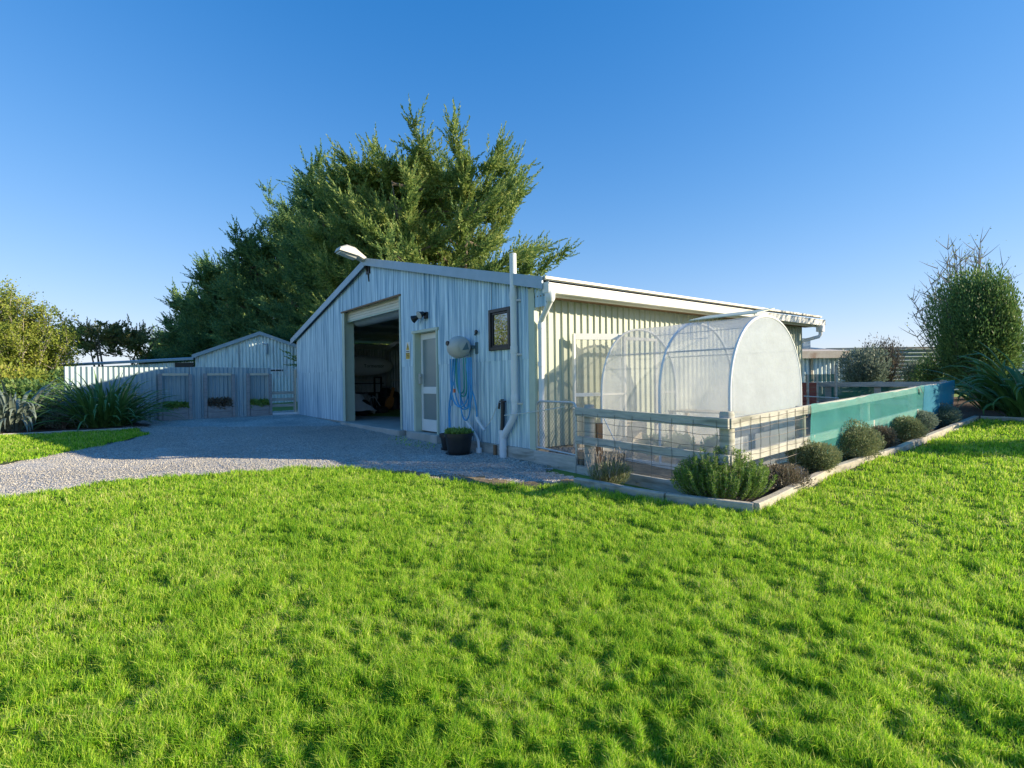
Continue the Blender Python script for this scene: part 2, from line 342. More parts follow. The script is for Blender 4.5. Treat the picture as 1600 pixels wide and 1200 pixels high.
# ------------------------------------------------------------------ ground
def pip(x,y,poly):
    x=np.asarray(x);y=np.asarray(y);ins=np.zeros(x.shape,bool);n=len(poly)
    for i in range(n):
        x1,y1=poly[i];x2,y2=poly[(i+1)%n]
        c=((y1>y)!=(y2>y)); 
        with np.errstate(divide='ignore',invalid='ignore'): xi=(x2-x1)*(y-y1)/(y2-y1)+x1
        ins^=(c&(x<xi))
    return ins
def ground():
    g=np.concatenate([-np.geomspace(4000,32,14),np.arange(-30,31,1.0),np.geomspace(32,4000,14)])
    X,Y=np.meshgrid(g,g+10,indexing='ij'); Zz=zg(X,Y)-.03
    n=len(g); I=np.arange(n*n).reshape(n,n)
    F=np.stack([I[:-1,:-1],I[1:,:-1],I[1:,1:],I[:-1,1:]],-1).reshape(-1,4)
    o=finish('ground',npmesh('ground',np.stack([X,Y,Zz],-1).reshape(-1,3),F,4),pasture,None,WD,True); tag(o,kind='structure')
ground()
def REL(x,y): return .024*(vnoise(x,y,1.2,5)+.5*vnoise(x,y,4,6)-.75)+.016*(vnoise(x,y,5,33)-.5)
def sheet(name,poly,step,off,m,jit=0,relief=0):
    xs=[p[0] for p in poly]; ys=[p[1] for p in poly]
    gx=np.arange(min(xs),max(xs)+step,step); gy=np.arange(min(ys),max(ys)+step,step)
    X,Y=np.meshgrid(gx,gy,indexing='ij')
    Xc=(X[:-1,:-1]+step/2); Yc=(Y[:-1,:-1]+step/2)
    jx=(vnoise(Xc,Yc,2.5,1)-.5)*jit+(vnoise(Xc,Yc,9,2)-.5)*jit*.6; jy=(vnoise(Xc,Yc,2.5,3)-.5)*jit+(vnoise(Xc,Yc,9,4)-.5)*jit*.6
    ins=pip(Xc+jx,Yc+jy,poly)
    n,mm=X.shape; I=np.arange(n*mm).reshape(n,mm)
    F=np.stack([I[:-1,:-1],I[1:,:-1],I[1:,1:],I[:-1,1:]],-1)[ins]
    Zz=zg(X,Y)+off+(REL(X,Y) if relief==.022 else relief*(vnoise(X,Y,1.2,5)+.5*vnoise(X,Y,4,6)-.75))
    V=np.stack([X,Y,Zz],-1).reshape(-1,3); u=np.unique(F); mp=np.zeros(len(V),int); mp[u]=np.arange(len(u))
    o=finish(name,npmesh(name,V[u],mp[F],4),m,None,WD,True); tag(o,kind='structure'); return o
LAWN=[(-14,4.9),(-9,5.25),(-5.9,5.9),(-5.53,6.5),(-5.19,7.1),(-4.51,7.45),(-3.77,7.78),(-3.21,8.03),(-2.34,8.02),(-1.48,7.56),(-.88,7.19),(-.35,6.89),(.3,6.62),(.80,6.62),(1.70,5.83),(2.45,5.36),(3.61,6.45),(4.2,6.93),(6.05,8.15),(6.8,8.75),(9.65,10.95),(10.14,10.45),(12.2,8.6),(15,6),(15,0),(8,.2),(0,.6),(-8,.2),(-14,1.5)]
STRIP=[(-8.14,8.43),(-8.28,9.79),(-8.36,11.34),(-8.69,12.52),(-9.6,13.6),(-11.78,12.2),(-15,10),(-16,8.3),(-11,7.6)]
DRIVE=[(-30,3),(-14,4.5),(-9,4.9),(-5.9,5.5),(-3,7),(0,5.8),(1.2,6.2),(.75,7.25)]+[W(0.02,0)]+[W(0.02,13.3),W(1,15),W(-6,15.5),(-13.2,17)]+[(-12,13.2),(-9.8,13.9),(-9,12.5),(-8.6,10),(-8.4,8.2),(-12,7.2),(-30,5.5)]
BED=[W(-.02,-3.3),(.75,6.85),(1.70,5.83),(2.45,5.36),(6.05,8.15),(9.65,10.95),(11,9.6),(16,6),(18,9),(18,16),(9,16),W(8.5,-3.3),W(0,-3.3)]
LBED=[(-16,9.6),(-11.78,12.3),(-9.7,13.65),(-9.9,14.6),(-11.6,16.2),(-20,13.5),(-22,10)]
YARD=[W(0,-3.3),W(9,-3.3),W(9,0),W(0,0)]
sheet('gravel_drive',DRIVE,.12,0,gravelm,.25,.012)
sheet('lawn_soil',LAWN,.08,.012,lawnsoil,.22,.022)
sheet('lawn_strip_soil',STRIP,.12,.014,lawnsoil,.2,.022)
sheet('garden_bed_soil',BED,.15,.004,soil,.05,.03)
sheet('planting_bed_soil',LBED,.15,.008,soil,.2,.04)
yardm=mat('yard_soil',(.20,.16,.11),(.34,.28,.20),scale=8,rough=.95,bump=.5)
sheet('yard_ground',YARD,.15,.02,yardm,0,.03)
BARE=[(-1.95,7.82),(-1.0,7.62),(-.1,7.1),(.75,7.0),(.85,6.75),(.2,6.55),(-.6,6.9),(-1.4,7.4)]
earth=mat('bare_earth',(.17,.12,.06),(.28,.21,.12),scale=14,rough=.95,bump=.6)
sheet('bare_earth_patch',BARE,.06,.018,earth,.3,.022)
# gravel stones
def stones():
    N=70000
    p=rng.random((N*3,2))*np.array([13,9.5])+np.array([-11.5,5]); 
    ins=pip(p[:,0],p[:,1],DRIVE)&~pip(p[:,0]+(vnoise(p[:,0],p[:,1],3,9)-.5)*.3,p[:,1]+.12,LAWN)&~pip(p[:,0],p[:,1],STRIP); p=p[ins][:N]; n=len(p)
    r=.005+.008*rng.random(n)**2; z=zg(p[:,0],p[:,1])+.006
    base=np.array([(1,0,0),(-1,0,0),(0,1,0),(0,-1,0),(0,0,.7),(0,0,-.7)])
    ang=rng.random(n)*6.28; ca,sa=np.cos(ang),np.sin(ang); sx=.7+.7*rng.random((n,1,3))
    B=base[None]*sx*r[:,None,None]; V=np.empty_like(B); V[...,0]=B[...,0]*ca[:,None]-B[...,1]*sa[:,None]; V[...,1]=B[...,0]*sa[:,None]+B[...,1]*ca[:,None]; V[...,2]=B[...,2]
    V+=np.stack([p[:,0],p[:,1],z],-1)[:,None]
    f=np.array([(0,2,4),(2,1,4),(1,3,4),(3,0,4),(2,0,5),(1,2,5),(3,1,5),(0,3,5)])
    F=f[None]+np.arange(n)[:,None,None]*6
    o=finish('loose_gravel',npmesh('loose_gravel',V.reshape(-1,3),F,3),stonem,None,WD); tag(o,'loose grey stones scattered over the gravel drive','gravel',kind='stuff')
stones()
# ------------------------------------------------------------------ grass
def grass(name,poly,dmin,dmax,N,label,h0=.046,xr=None,wk=1.0,seed=3):
    g=np.random.default_rng(seed)
    M=int(N*2.6); lo,hi=dmin,dmax
    # radial density ~ 1/d
    d=lo*np.exp(g.random(M)*math.log(hi/lo)) if xr is None else lo+(hi-lo)*g.random(M)
    th=(g.random(M)-.5)*R(122)
    x=d*np.sin(th); y=d*np.cos(th)
    if xr is not None: x=xr[0]+(xr[1]-xr[0])*g.random(M); y=xr[2]+(xr[3]-xr[2])*g.random(M); d=np.hypot(x,y)
    jx=(vnoise(x,y,3,21)-.5)*.22+g.normal(0,.03,M); jy=(vnoise(x,y,3,22)-.5)*.22+g.normal(0,.03,M)
    ins=pip(x+jx,y+jy,poly)&(np.abs(x)<y*1.6+2.5); x,y,d=x[ins][:N],y[ins][:N],d[ins][:N]; n=len(x)
    print(name,n)
    cl=vnoise(x,y,3.2,31)*.5+vnoise(x,y,9,32)*.5
    hol=np.clip((vnoise(x,y,6,33)*.4+vnoise(x,y,17,34)*.6-.45)*5.5,-.72,.75)   # hollows and tufts
    h=(h0*(1.02+.70*hol)+.012*(cl-.5))*(.5+.8*g.random(n)); h=np.maximum(h,.02)
    wd=np.maximum(.0034,.0010*d)*(.7+.6*g.random(n))*wk
    az=vnoise(x,y,6,35)*9+g.normal(0,2.2,n); lean=.10+.80*g.random(n)**1.6
    dx,dy=np.cos(az),np.sin(az)
    fa=g.random(n)*6.28; wx,wy=np.cos(fa)*wd/2,np.sin(fa)*wd/2
    z=zg(x,y)+.012+REL(x,y)-.004
    c=lambda a,b,cc:np.stack([a,b,cc],-1)
    l1=lean*.35;l2=lean*1.05
    p0=c(x-wx,y-wy,z);p1=c(x+wx,y+wy,z)
    mx,my,mz=x+dx*h*l1*.5,y+dy*h*l1*.5,z+h*.55
    p2=c(mx+wx*.85,my+wy*.85,mz);p3=c(mx-wx*.85,my-wy*.85,mz)
    p4=c(x+dx*h*l2,y+dy*h*l2,z+h*np.clip(1-lean*.28,.4,1))
    V=np.stack([p0,p1,p2,p3,p4],1).reshape(-1,3)
    b=np.arange(n)[:,None]*5
    Fq=(b+np.array([0,1,2,3])); Ft=(b+np.array([3,2,4]))
    me=bpy.data.meshes.new(name); me.vertices.add(len(V)); me.vertices.foreach_set('co',V.astype(np.float32).ravel())
    loops=np.concatenate([Fq,Ft],1).ravel().astype(np.int32); me.loops.add(len(loops)); me.loops.foreach_set('vertex_index',loops)
    ls=(np.arange(n)[:,None]*7+np.array([0,4])).ravel().astype(np.int32); lt=np.tile(np.array([4,3],np.int32),n)
    me.polygons.add(2*n); me.polygons.foreach_set('loop_start',ls); me.polygons.foreach_set('loop_total',lt); me.update(calc_edges=True)
    o=finish(name,me,grassm,None,WD); tag(o,label,'grass',kind='stuff'); return o
grass('grass',LAWN,1.5,17,1120000,'thick bright green lawn filling the foreground')
grass('grass',STRIP,8,17,60000,'small shaded strip of lawn beyond the gravel by the flax plants',h0=.05,xr=(-16,-8,8,14),wk=1.1,seed=5)
WEED=[W(-.75,2.5),W(-.22,2.6),W(-.22,4.7),W(-.5,4.5),W(-.9,3.4)]
grass('weeds',WEED,5,17,1500,'sparse green weeds in the gravel by the door steps',h0=.03,xr=(-4,0,8,14),wk=1.3,seed=8)
# ------------------------------------------------------------------ foliage helpers
def unit(v): return v/np.maximum(np.linalg.norm(v,axis=-1,keepdims=True),1e-9)
def leafquads(P,D,Lh,Wd,g,droop=0):
    """diamond leaves: base P, direction D"""
    n=len(P); D=unit(D); rv=unit(g.normal(size=(n,3))); Sd=unit(np.cross(D,rv)); L=np.asarray(Lh)[:,None]; Wd=np.asarray(Wd)[:,None]
    mid=P+D*L*.45; tip=P+D*L; tip[:,2]-=droop*L[:,0]
    V=np.stack([P,mid+Sd*Wd/2,tip,mid-Sd*Wd/2],1).reshape(-1,3); F=np.arange(n*4).reshape(-1,4); return V,F
def leafobj(name,Vs,m,parent=None):
    V=np.concatenate(Vs); return finish(name,npmesh(name,V,np.arange(len(V)).reshape(-1,4),4),m,parent,WD)
def plumes(P0,D,L,K,g,fan=.95,lw=.30,ww=.12,curve=.10):
    """cypress sprays: K leaflets along each axis"""
    n=len(P0); D=unit(D); f=(np.arange(K)+g.random((n,K)))/K
    up=np.zeros((n,1,3)); up[...,2]=1
    cur=P0[:,None]+D[:,None]*(L[:,None]*f)[...,None]+up*(curve*L[:,None]*f**2)[...,None]
    ax=unit(D[:,None]+up*(2*curve*f)[...,None])
    rad=g.normal(size=(n,K,3)); rad-=ax*(rad*ax).sum(-1,keepdims=True); rad=unit(rad)
    d=unit(ax*(1-.35*(1-f))[...,None]+rad*(fan*(1.05-f*.75))[...,None])
    ln=L[:,None]*lw*(1.15-.8*f)*(.7+.6*g.random((n,K))); wd=ln*.0+ww*(.7+.6*g.random((n,K)))*(1.1-.5*f)
    return leafquads(cur.reshape(-1,3),d.reshape(-1,3),ln.ravel(),wd.ravel(),g)[0]
def cypress(name,label,x,y,H,Rr,nl,npl,K,m,seed,topspread=.35,zb=None,skirt=.06,lw=.30,ww=.11,pl=(.6,1.3),group='macrocarpa trees behind the sheds',openness=0,lean=(0,0),boost=None,cat='tree',shr=2.4,jit=.12,dj=1.0):
    g=np.random.default_rng(seed); z0=Z(x,y) if zb is None else zb
    root=thing(name,label,cat,x,y,z0,group=group); H=H-shr; Rr=Rr-shr*.5
    tk=MB(WD); lim=[]
    nt=5
    for i in range(nt):   # several leaders from a short trunk
        a=i*2*math.pi/nt+g.random(); e=topspread*(.4+.8*g.random())
        top=Vector((x+lean[0]+Rr*e*math.cos(a),y+lean[1]+Rr*e*math.sin(a),z0+H*(.78+.2*g.random())))
        mid=Vector((x,y,z0)).lerp(top,.4)+Vector((math.cos(a),math.sin(a),0))*Rr*.12
        tk.tube([(x,y,z0-.1),(x+.1*math.cos(a),y+.1*math.sin(a),z0+H*.08),mid,top],[.028*H,.024*H,.014*H,.02],7); lim.append((Vector((x,y,z0+H*.06)),mid,top))
    Ps=[];Ds=[];Ls=[]
    for k in range(nl):
        l=lim[k%nt]; f=skirt+(1-skirt)*((k+.5)/nl)**.9
        b=l[0].lerp(l[1],f/.45) if f<.45 else l[1].lerp(l[2],(f-.45)/.55)
        a=k*2.39996+g.random()*.5
        env=(1-.55*max(0,(f-.25)/.75)**1.6)*(.72+.5*g.random())
        if openness: env*=.75+.5*g.random()
        if boost: env*=1+boost[1]*max(0,math.cos(a-boost[0]))
        el=R(6+54*f**1.7+g.normal()*9); hl=Rr*env
        hl=min(hl,.9*Rr*env+.2); tip=Vector((x+lean[0]*f+math.cos(a)*hl,y+lean[1]*f+math.sin(a)*hl,b.z+hl*math.tan(min(el,R(62)))*.75))
        mz=z0+H*(.86+.18*g.random()); 
        if tip.z>mz: tip.z=mz-g.random()*.6
        q=b.lerp(tip,.55)+Vector((0,0,-.1*hl)); 
        if k%3==0: tk.tube([b,q,tip],[.006*H,.0035*H,.01],4,False)
        n=max(3,int(npl*(.6+.8*env)))
        ff=1-(g.random(n)**1.15)*.8
        for t in ff:
            pt=(b.lerp(q,t/.55) if t<.55 else q.lerp(tip,(t-.55)/.45))
            dd=(tip-q).normalized()
            Ps.append((pt.x+g.normal()*jit,pt.y+g.normal()*jit,pt.z+g.normal()*jit)); r=g.normal(size=3)*dj
            Ds.append((dd.x+r[0]*.55,dd.y+r[1]*.55,dd.z+.08+r[2]*.45)); Ls.append(pl[0]+(pl[1]-pl[0])*g.random()*(.5+.7*t))
    tk.build('trunk',bark,root,True)
    V=plumes(np.array(Ps),np.array(Ds),np.array(Ls),K,g,lw=lw,ww=ww)
    leafobj('crown',[V],m,root); return root
def bush(name,label,cat,x,y,rx,ry,h,n,m,seed,ls=.05,lw=.02,zb=None,group=None,up=.5,twigs=24,lobes=6,root=None,rough=.22,stemm=None,fill=.55,low=.0):
    g=np.random.default_rng(seed); z0=Z(x,y) if zb is None else zb
    root=thing(name,label,cat,x,y,z0,group=group)
    lob=unit(g.normal(size=(lobes,3)))*np.array([rx,ry,h*.5])*.38; lr=.66+.28*g.random(lobes)
    i=g.integers(0,lobes,n); d=unit(g.normal(size=(n,3))); rr=fill+(1-fill)*g.random(n)**.5
    P=lob[i]+d*(lr[i]*rr)[:,None]*np.array([rx,ry,h*.5])*.78; P*=1+(g.random((n,1))-.5)*rough
    P[:,2]=P[:,2]+h*.5; P[:,2]=np.maximum(P[:,2],low*h+.01+.02*g.random(n))
    c=np.array([0,0,h*.25]); D=unit(P-c)+np.array([0,0,up])+g.normal(size=(n,3))*.45
    P+=np.array([x,y,z0])
    V,_=leafquads(P,D,ls*(.6+.8*g.random(n)),lw*(.7+.6*g.random(n)),g)
    leafobj('foliage',[V],m,root)
    if twigs:
        mb=MB(WD)
        for k in range(twigs):
            a=g.random()*6.28; e=g.random(); q=(x+rx*.75*e*math.cos(a),y+ry*.75*e*math.sin(a),z0+h*(.55+.4*g.random()))
            mb.tube([(x+g.normal()*.05*rx,y+g.normal()*.05*ry,z0-.02),((x+q[0])/2+g.normal()*.05,(y+q[1])/2+g.normal()*.05,z0+h*.35),q],[.012*h+.004,.008*h+.002,.003],5,False)
        mb.build('stems',stemm or bark,root)
    return root
def flax(name,label,x,y,n,Lr,m,seed,wd=.06,group=None,zb=None,arch=1.0,base=.25,tilt=(8,62)):
    g=np.random.default_rng(seed); z0=Z(x,y) if zb is None else zb
    root=thing(name,label,'flax plant',x,y,z0,group=group); V=[];F=[]; Ks=9
    for i in range(n):
        a=g.random()*6.28; r0=base*g.random()**.6; L=Lr*(.6+.45*g.random()); el=R(90-tilt[0]-(tilt[1]-tilt[0])*g.random()**1.1)
        w=wd*(.7+.6*g.random()); bend=arch*(.5+1.3*g.random()); fold=.35+.3*g.random()
        p=Vector((x+r0*math.cos(a),y+r0*math.sin(a),z0-.02)); ang=el; az=a+g.normal()*.25; twist=g.normal()*.4
        kink=g.random()<.3; kp=.5+.3*g.random()
        b0=len(V)
        for k in range(Ks+1):
            f=k/Ks; d=Vector((math.cos(az)*math.cos(ang),math.sin(az)*math.cos(ang),math.sin(ang)))
            sd=Vector((-math.sin(az),math.cos(az),0)); sd=(Matrix.Rotation(twist*f,3,d)@sd); nrm=sd.cross(d)
            ww=w*(.75+.6*f if f<.4 else (1.0-((f-.4)/.6)**2.2)); ww=max(ww,.004)
            V+=[p-sd*ww/2,p-nrm*ww*fold*.5,p+sd*ww/2]
            p=p+d*L/Ks; ang-=bend*f*.34*(1 if ang>-1.2 else 0)
            if kink and f>kp: ang-=.5; kink=False
            if p.z<z0+.03: p.z=z0+.03
        for k in range(Ks):
            q=b0+3*k; F+=[(q,q+1,q+4,q+3),(q+1,q+2,q+5,q+4)]
    me=bpy.data.meshes.new('leaves'); me.from_pydata([tuple(v) for v in V],[],F); me.update()
    finish('leaves',me,m,root,WD,True)
    return root
# ================================================================== MAIN SHED
ZB=.39; EV=3.0; RG=4.60; WID=13.07; MID=6.535; LEN=9.3
roofz=lambda t: 3.00+(RG-3.0)*(1-abs(t-MID)/MID)
shed=thing('farm_shed','large gabled shed of corrugated iron with open roller door','shed',0,0,ZB,fr=SH)
door_h=(3.06,4.12,0,2.56); open_h=(4.78,8.53,0,3.50); win_h=(.60,1.18,2.06,2.72)
corr('gable_wall',zinc,shed,'y',0,.13,12.99,lambda u:ZB,lambda u:roofz(u)-.02,holes=[win_h,door_h,open_h],lap=1.88)
corr('left_wall',zincdark,shed,'x',WID,0.03,LEN,lambda u:ZB,lambda u:2.98,outward=1,pitch=.11,amp=.012,seg=6)
corr('back_wall',zincdark,shed,'y',LEN,.05,13.0,lambda u:ZB,lambda u:roofz(u)-.02,outward=1,pitch=.15,amp=.012,seg=6)
corr('side_wall',cream,shed,'x',0,.02,LEN-.02,lambda u:ZB+.02,lambda u:2.9,pitch=.155,amp=.028,prof='trap',outward=-1)
mb=MB(); mb.box(-.014,.0,.0,.13,ZB-.01,2.98); mb.box(-.014,.05,-.012,.0,ZB-.01,2.9); mb.build('corner_flashing',trimg,shed)
mb=MB(); mb.box(-.016,0,12.96,13.07,ZB,2.96); mb.build('corner_flashing',pvc,shed)
# the box closing the eave overhang on the gable side
corr('eave_end',zinc,shed,'y',-.004,-.30,.0,lambda u:2.66,lambda u:roofz(max(u,0))-.02,seg=8)
# slab and foundations
mb=MB(); mb.box(.02,LEN-.1,.05,13.0,.1,.40); mb.build('floor_slab',concrete,shed)
mb=MB(); mb.box(-.03,.02,0.0,3.0,.12,ZB-.003,.004); mb.build('foundation_board',timberh,shed)
mb=MB(); mb.box(-.14,.02,2.95,4.30,.2,ZB+.02,.01); mb.box(-.16,.02,4.65,8.4,.22,ZB+.012,.012); mb.build('door_step',concrete,shed)
# roof
mb=MB()
for t0,t1 in ((-.36,MID),(MID,13.43)):
    z0=3.04 if t0<0 else RG+.04; z1=RG+.04 if t0<0 else 3.04
    mb.add([(-.10,t0,z0),(LEN+.25,t0,z0),(LEN+.25,t1,z1),(-.10,t1,z1),(-.10,t0,z0+.04),(LEN+.25,t0,z0+.04),(LEN+.25,t1,z1+.04),(-.10,t1,z1+.04)],[(0,1,2,3),(4,7,6,5),(0,4,5,1),(3,2,6,7),(0,3,7,4),(1,5,6,2)])
mb.build('roof',zincdark,shed)
mb=MB(); 
for t0,t1 in ((-.35,MID),(13.42,MID)):
    za,zb2=3.07,RG+.065
    if t0<0: pa=[(t0,za-.17),(t0,za+.02),(t1,zb2+.02),(t1,zb2-.17)]
    else: pa=[(t1+.003,zb2-.17),(t1+.003,zb2+.02),(t0,za+.02),(t0,za-.17)]
    mb.prism(pa,'x',-.135,-.11)
mb.build('barge_flashing',cap,shed)
mb=MB()
for k in range(9): 
    for sgn in (1,-1):
        t=MID+sgn*(.5+k*.72); z=roofz(t)-.13; mb.box(.05,LEN-.1,t-.03,t+.03,z-.09,z)
mb.build('purlins',galv,shed)
mb=MB()
for s in (.9,3.3,5.8,8.2):
    mb.bar((s,.15,2.75),(s,MID,4.32),.10,.18); mb.bar((s,12.9,2.75),(s,MID,4.32),.10,.18); mb.box(s-.05,s+.05,12.75,12.9,.4,2.8)
mb.box(0.05,LEN-.1,12.80,12.95,2.78,2.92); mb.box(.05,LEN-.1,12.9,12.97,1.55,1.62)
mb.build('portal_frame',galv,shed)
mb=MB(); mb.box(-.34+.34,LEN+.2,-.30,-.0,2.82,2.84); mb.build('soffit',brown,shed)
mb=MB(); mb.box(-.02,LEN+.2,-.325,-.30,2.80,3.02); mb.build('fascia',creamp,shed)
mb=MB(); mb.prism([(-.40,3.095),(-.40,3.055),(-.30,3.075),(-.2,3.10),(-.2,3.125)],'x',-.10,LEN+.28); mb.build('roof_edge_flashing',creamp,shed)
mb=MB(); mb.prism([(-.33,2.84),(-.45,2.84),(-.47,2.97),(-.48,2.97),(-.48,2.985),(-.455,2.985),(-.44,2.855),(-.345,2.855),(-.345,2.99),(-.33,2.99)],'x',-.10,LEN+.30)
mb.box(-.105,-.10,-.475,-.33,2.84,3.0); mb.box(LEN+.30,LEN+.305,-.475,-.33,2.84,3.0)
gut=mb.build('gutter',white,shed)
mb=MB(); mb.tube([(-.02,-.41,2.86),(-.02,-.41,2.76),(0.0,-.39,2.72),(.05,-.13,2.47),(.06,-.09,2.42),(.06,-.085,1.2),(.06,-.085,.42)],.046,12)
mb.lathe([(.05,0),(.075,.05),(.078,.14),(.06,.18)],(-.02,-.41,2.70),n=16); mb.lathe([(.053,0),(.053,.08)],(.06,-.087,2.32),n=14); mb.lathe([(.053,0),(.053,.08)],(.06,-.085,1.72),n=14)
mb.build('downpipe',pvc,shed,True)
mb=MB(); mb.tube([(LEN+.15,-.41,2.86),(LEN+.15,-.41,2.60),(LEN+.12,-.38,2.55),(LEN-.0,-.05,2.46),(LEN-.0,-.05,2.40)],.045,12); mb.box(LEN+.08,LEN+.24,-.48,-.33,2.68,2.86); mb.build('downpipe',pvc,shed,True)
# roller door opening
mb=MB(); mb.box(-.02,.30,8.47,8.53,ZB,3.5); mb.box(-.026,-.02,8.25+.10,8.53,ZB,3.5); mb.build('door_jamb',trimg,shed)
mb=MB(); mb.box(-.02,.30,4.78,4.83,ZB,3.5); mb.box(-.026,-.02,4.76,4.83,ZB,3.5); mb.build('door_jamb',trimg,shed)
rd=MB(); zz=3.06
for k in range(4): rd.box(.10+.004*(k%2),.13,4.85,8.45,3.27+.07*k,3.335+.07*k,.006)
r_=rd.build('roller_door',creamp,shed)
mb=MB(); mb.box(.09,.14,4.85,8.45,3.22,3.265,.006); mb.build('bottom_rail',trimg,r_)
mb=MB(); mb.lathe([(.0,0),(.22,0),(.22,3.5),(0,3.5)],(.45,4.9,3.33),'y',16); mb.build('roller_drum',zincdark,r_,True)
mb=MB(); mb.box(-.05,.0,4.74,8.56,3.49,3.53); mb.build('lintel_flashing',brown,shed)
# personnel door
df=MB(); df.box(-.045,.15,4.04,4.12,ZB,2.56,.004); df.box(-.045,.15,3.06,3.11,ZB,2.56,.004); df.box(-.06,.15,3.02,4.16,2.56,2.62,.004)
fr_=df.build('door_frame',trimg,shed)
d=MB(); 
for y0,y1,z0,z1 in ((3.12,3.20,.43,2.55),(3.95,4.03,.43,2.55),(3.20,3.95,2.42,2.55),(3.20,3.95,.43,.68),(3.20,3.95,1.24,1.39)): d.box(.10,.145,y0,y1,z0,z1,.004)
dr=d.build('door',white,shed)
mb=MB(); mb.box(.118,.126,3.20,3.95,1.39,2.42); mb.build('glass_pane',frost,dr)
mb=MB(); mb.box(.118,.126,3.20,3.95,.68,1.24); mb.build('glass_pane',frost,dr)
mb=MB(); mb.box(.03,.10,3.955,4.03,1.45,1.68,.008); mb.bar((.03,3.96,1.62),(.03,3.88,1.62),.02,.02); mb.build('handle',beigep,dr)
# window
wf=MB()
for y0,y1,z0,z1 in ((.58,.64,2.03,2.75),(1.14,1.20,2.03,2.75),(.64,1.14,2.03,2.09),(.64,1.14,2.69,2.75)): wf.box(-.06,.03,y0,y1,z0,z1,.005)
for y0,y1,z0,z1 in ((.64,.675,2.09,2.69),(1.105,1.14,2.09,2.69),(.675,1.105,2.09,2.125),(.675,1.105,2.655,2.69)): wf.box(-.035,.02,y0,y1,z0,z1,.004)
wo=wf.build('window',blackfr,shed); mb=MB(); mb.box(-.012,-.006,.675,1.105,2.125,2.655); mb.build('pane',winglass,wo)
# ------------------------------------------------------------------ things on the gable wall
t=thing('floodlight','large beige street-style floodlight on the gable peak','floodlight',-.12,6.6,4.6,fr=SH)
mb=MB(); ca=.20
def fl(x,z): return (-.1-.70*x*math.cos(ca),.8*z+4.62+.70*x*math.sin(ca))
prof=[fl(.0,-.04),fl(.0,.08),fl(.22,.13),fl(.45,.27),fl(.75,.27),fl(1.0,.14),fl(1.05,.02),fl(.35,.0)]
n=len(prof); vs=[]
for wy,sc in ((-.19,.75),(-.14,1),(.14,1),(.19,.75)):
    cz=sum(p[1] for p in prof)/n; 
    for i,(x,z) in enumerate(prof): vs.append((x,6.6+wy*(1 if i>1 else .45),cz+(z-cz)*sc))
fs=[tuple(range(n)),tuple(range(4*n-1,3*n-1,-1))]+[(k*n+i,k*n+(i+1)%n,(k+1)*n+(i+1)%n,(k+1)*n+i) for k in range(3) for i in range(n)]
mb.add(vs,fs); mb.build('housing',beigep,t,True)
mb=MB(); q=[fl(.40,-.012),fl(1.0,.008)]; mb.add([(q[0][0],6.46,q[0][1]),(q[1][0],6.46,q[1][1]),(q[1][0],6.74,q[1][1]),(q[0][0],6.74,q[0][1]),(q[0][0],6.48,q[0][1]-.04),(q[1][0],6.48,q[1][1]-.03),(q[1][0],6.72,q[1][1]-.03),(q[0][0],6.72,q[0][1]-.04)],[(0,1,2,3),(4,7,6,5),(0,4,5,1),(1,5,6,2),(2,6,7,3),(3,7,4,0)]); mb.build('lens',lamp_glass,t)
mb=MB(); mb.tube([(-.1,6.6,4.66),(-.12,6.6,4.5),(-.03,6.6,4.35),(-.02,6.55,4.1)],.02,6); mb.box(-.04,-.0,6.5,6.7,4.3,4.55); mb.build('bracket',dark,t)
SHL=Fr(); SHL.m=SH.m@Matrix.Translation((0,-.2,0))
t=thing('security_light','black twin-head security light above the glazed door','light',0,3.8,2.9,fr=SHL)
mb=MB(SHL); mb.box(-.05,-.01,3.66,3.80,2.84,2.98,.01); mb.tube([(-.05,3.74,2.92),(-.12,3.82,2.91),(-.16,3.92,2.88)],.018,6); mb.tube([(-.05,3.73,2.95),(-.13,3.70,2.97)],.018,6); mb.build('base',black,t)
for c0,dr_ in (((-.15,3.95,2.87),Vector((-.5,.7,-.35))),((-.13,3.72,2.93),Vector((-.75,-.1,-.35)))):
    dr_.normalize(); c0=Vector(c0); pts=[c0-dr_*.06,c0-dr_*.03,c0+dr_*.08]; m_=MB(SHL); m_.tube(pts,[.03,.045,.085],14); h=m_.build('lamp_head',black,t,True)
    m_=MB(SHL); m_.tube([c0+dr_*.081,c0+dr_*.09],[.078,.07],14); m_.build('lens',lamp_glass,h,True)
t=thing('warning_sign','white and yellow electrical warning sign beside the glazed door','sign',0,4.41,2.2,fr=SH)
mb=MB(); mb.box(-.022,-.012,4.30,4.52,2.0,2.40,.002); mb.build('plate',white,t)
ylw=mat('sign_yellow',(.75,.45,.03),rough=.5); mb=MB(); mb.box(-.025,-.0225,4.315,4.505,2.02,2.16); mb.build('yellow_panel',ylw,t)
mb=MB(); mb.prism([(4.335,2.22),(4.485,2.22),(4.41,2.385)],'x',-.0255,-.0225); mb.build('warning_triangle',ylw,t)
mb=MB(); mb.prism([(4.425,2.35),(4.385,2.285),(4.405,2.285),(4.39,2.235),(4.435,2.30),(4.412,2.30)],'x',-.028,-.026); mb.build('lightning_symbol',black,t)
grt=mat('sign_print',(.10,.06,.05),rough=.6); mb=MB()
for z0 in (2.19,): mb.box(-.024,-.0225,4.33,4.49,z0-.012,z0+.008)
for z0,e in ((2.135,0),(2.10,.02),(2.065,.01)): mb.box(-.028,-.0255,4.33+e,4.49-e,z0-.006,z0+.008)
mb.build('print_lines',grt,t)
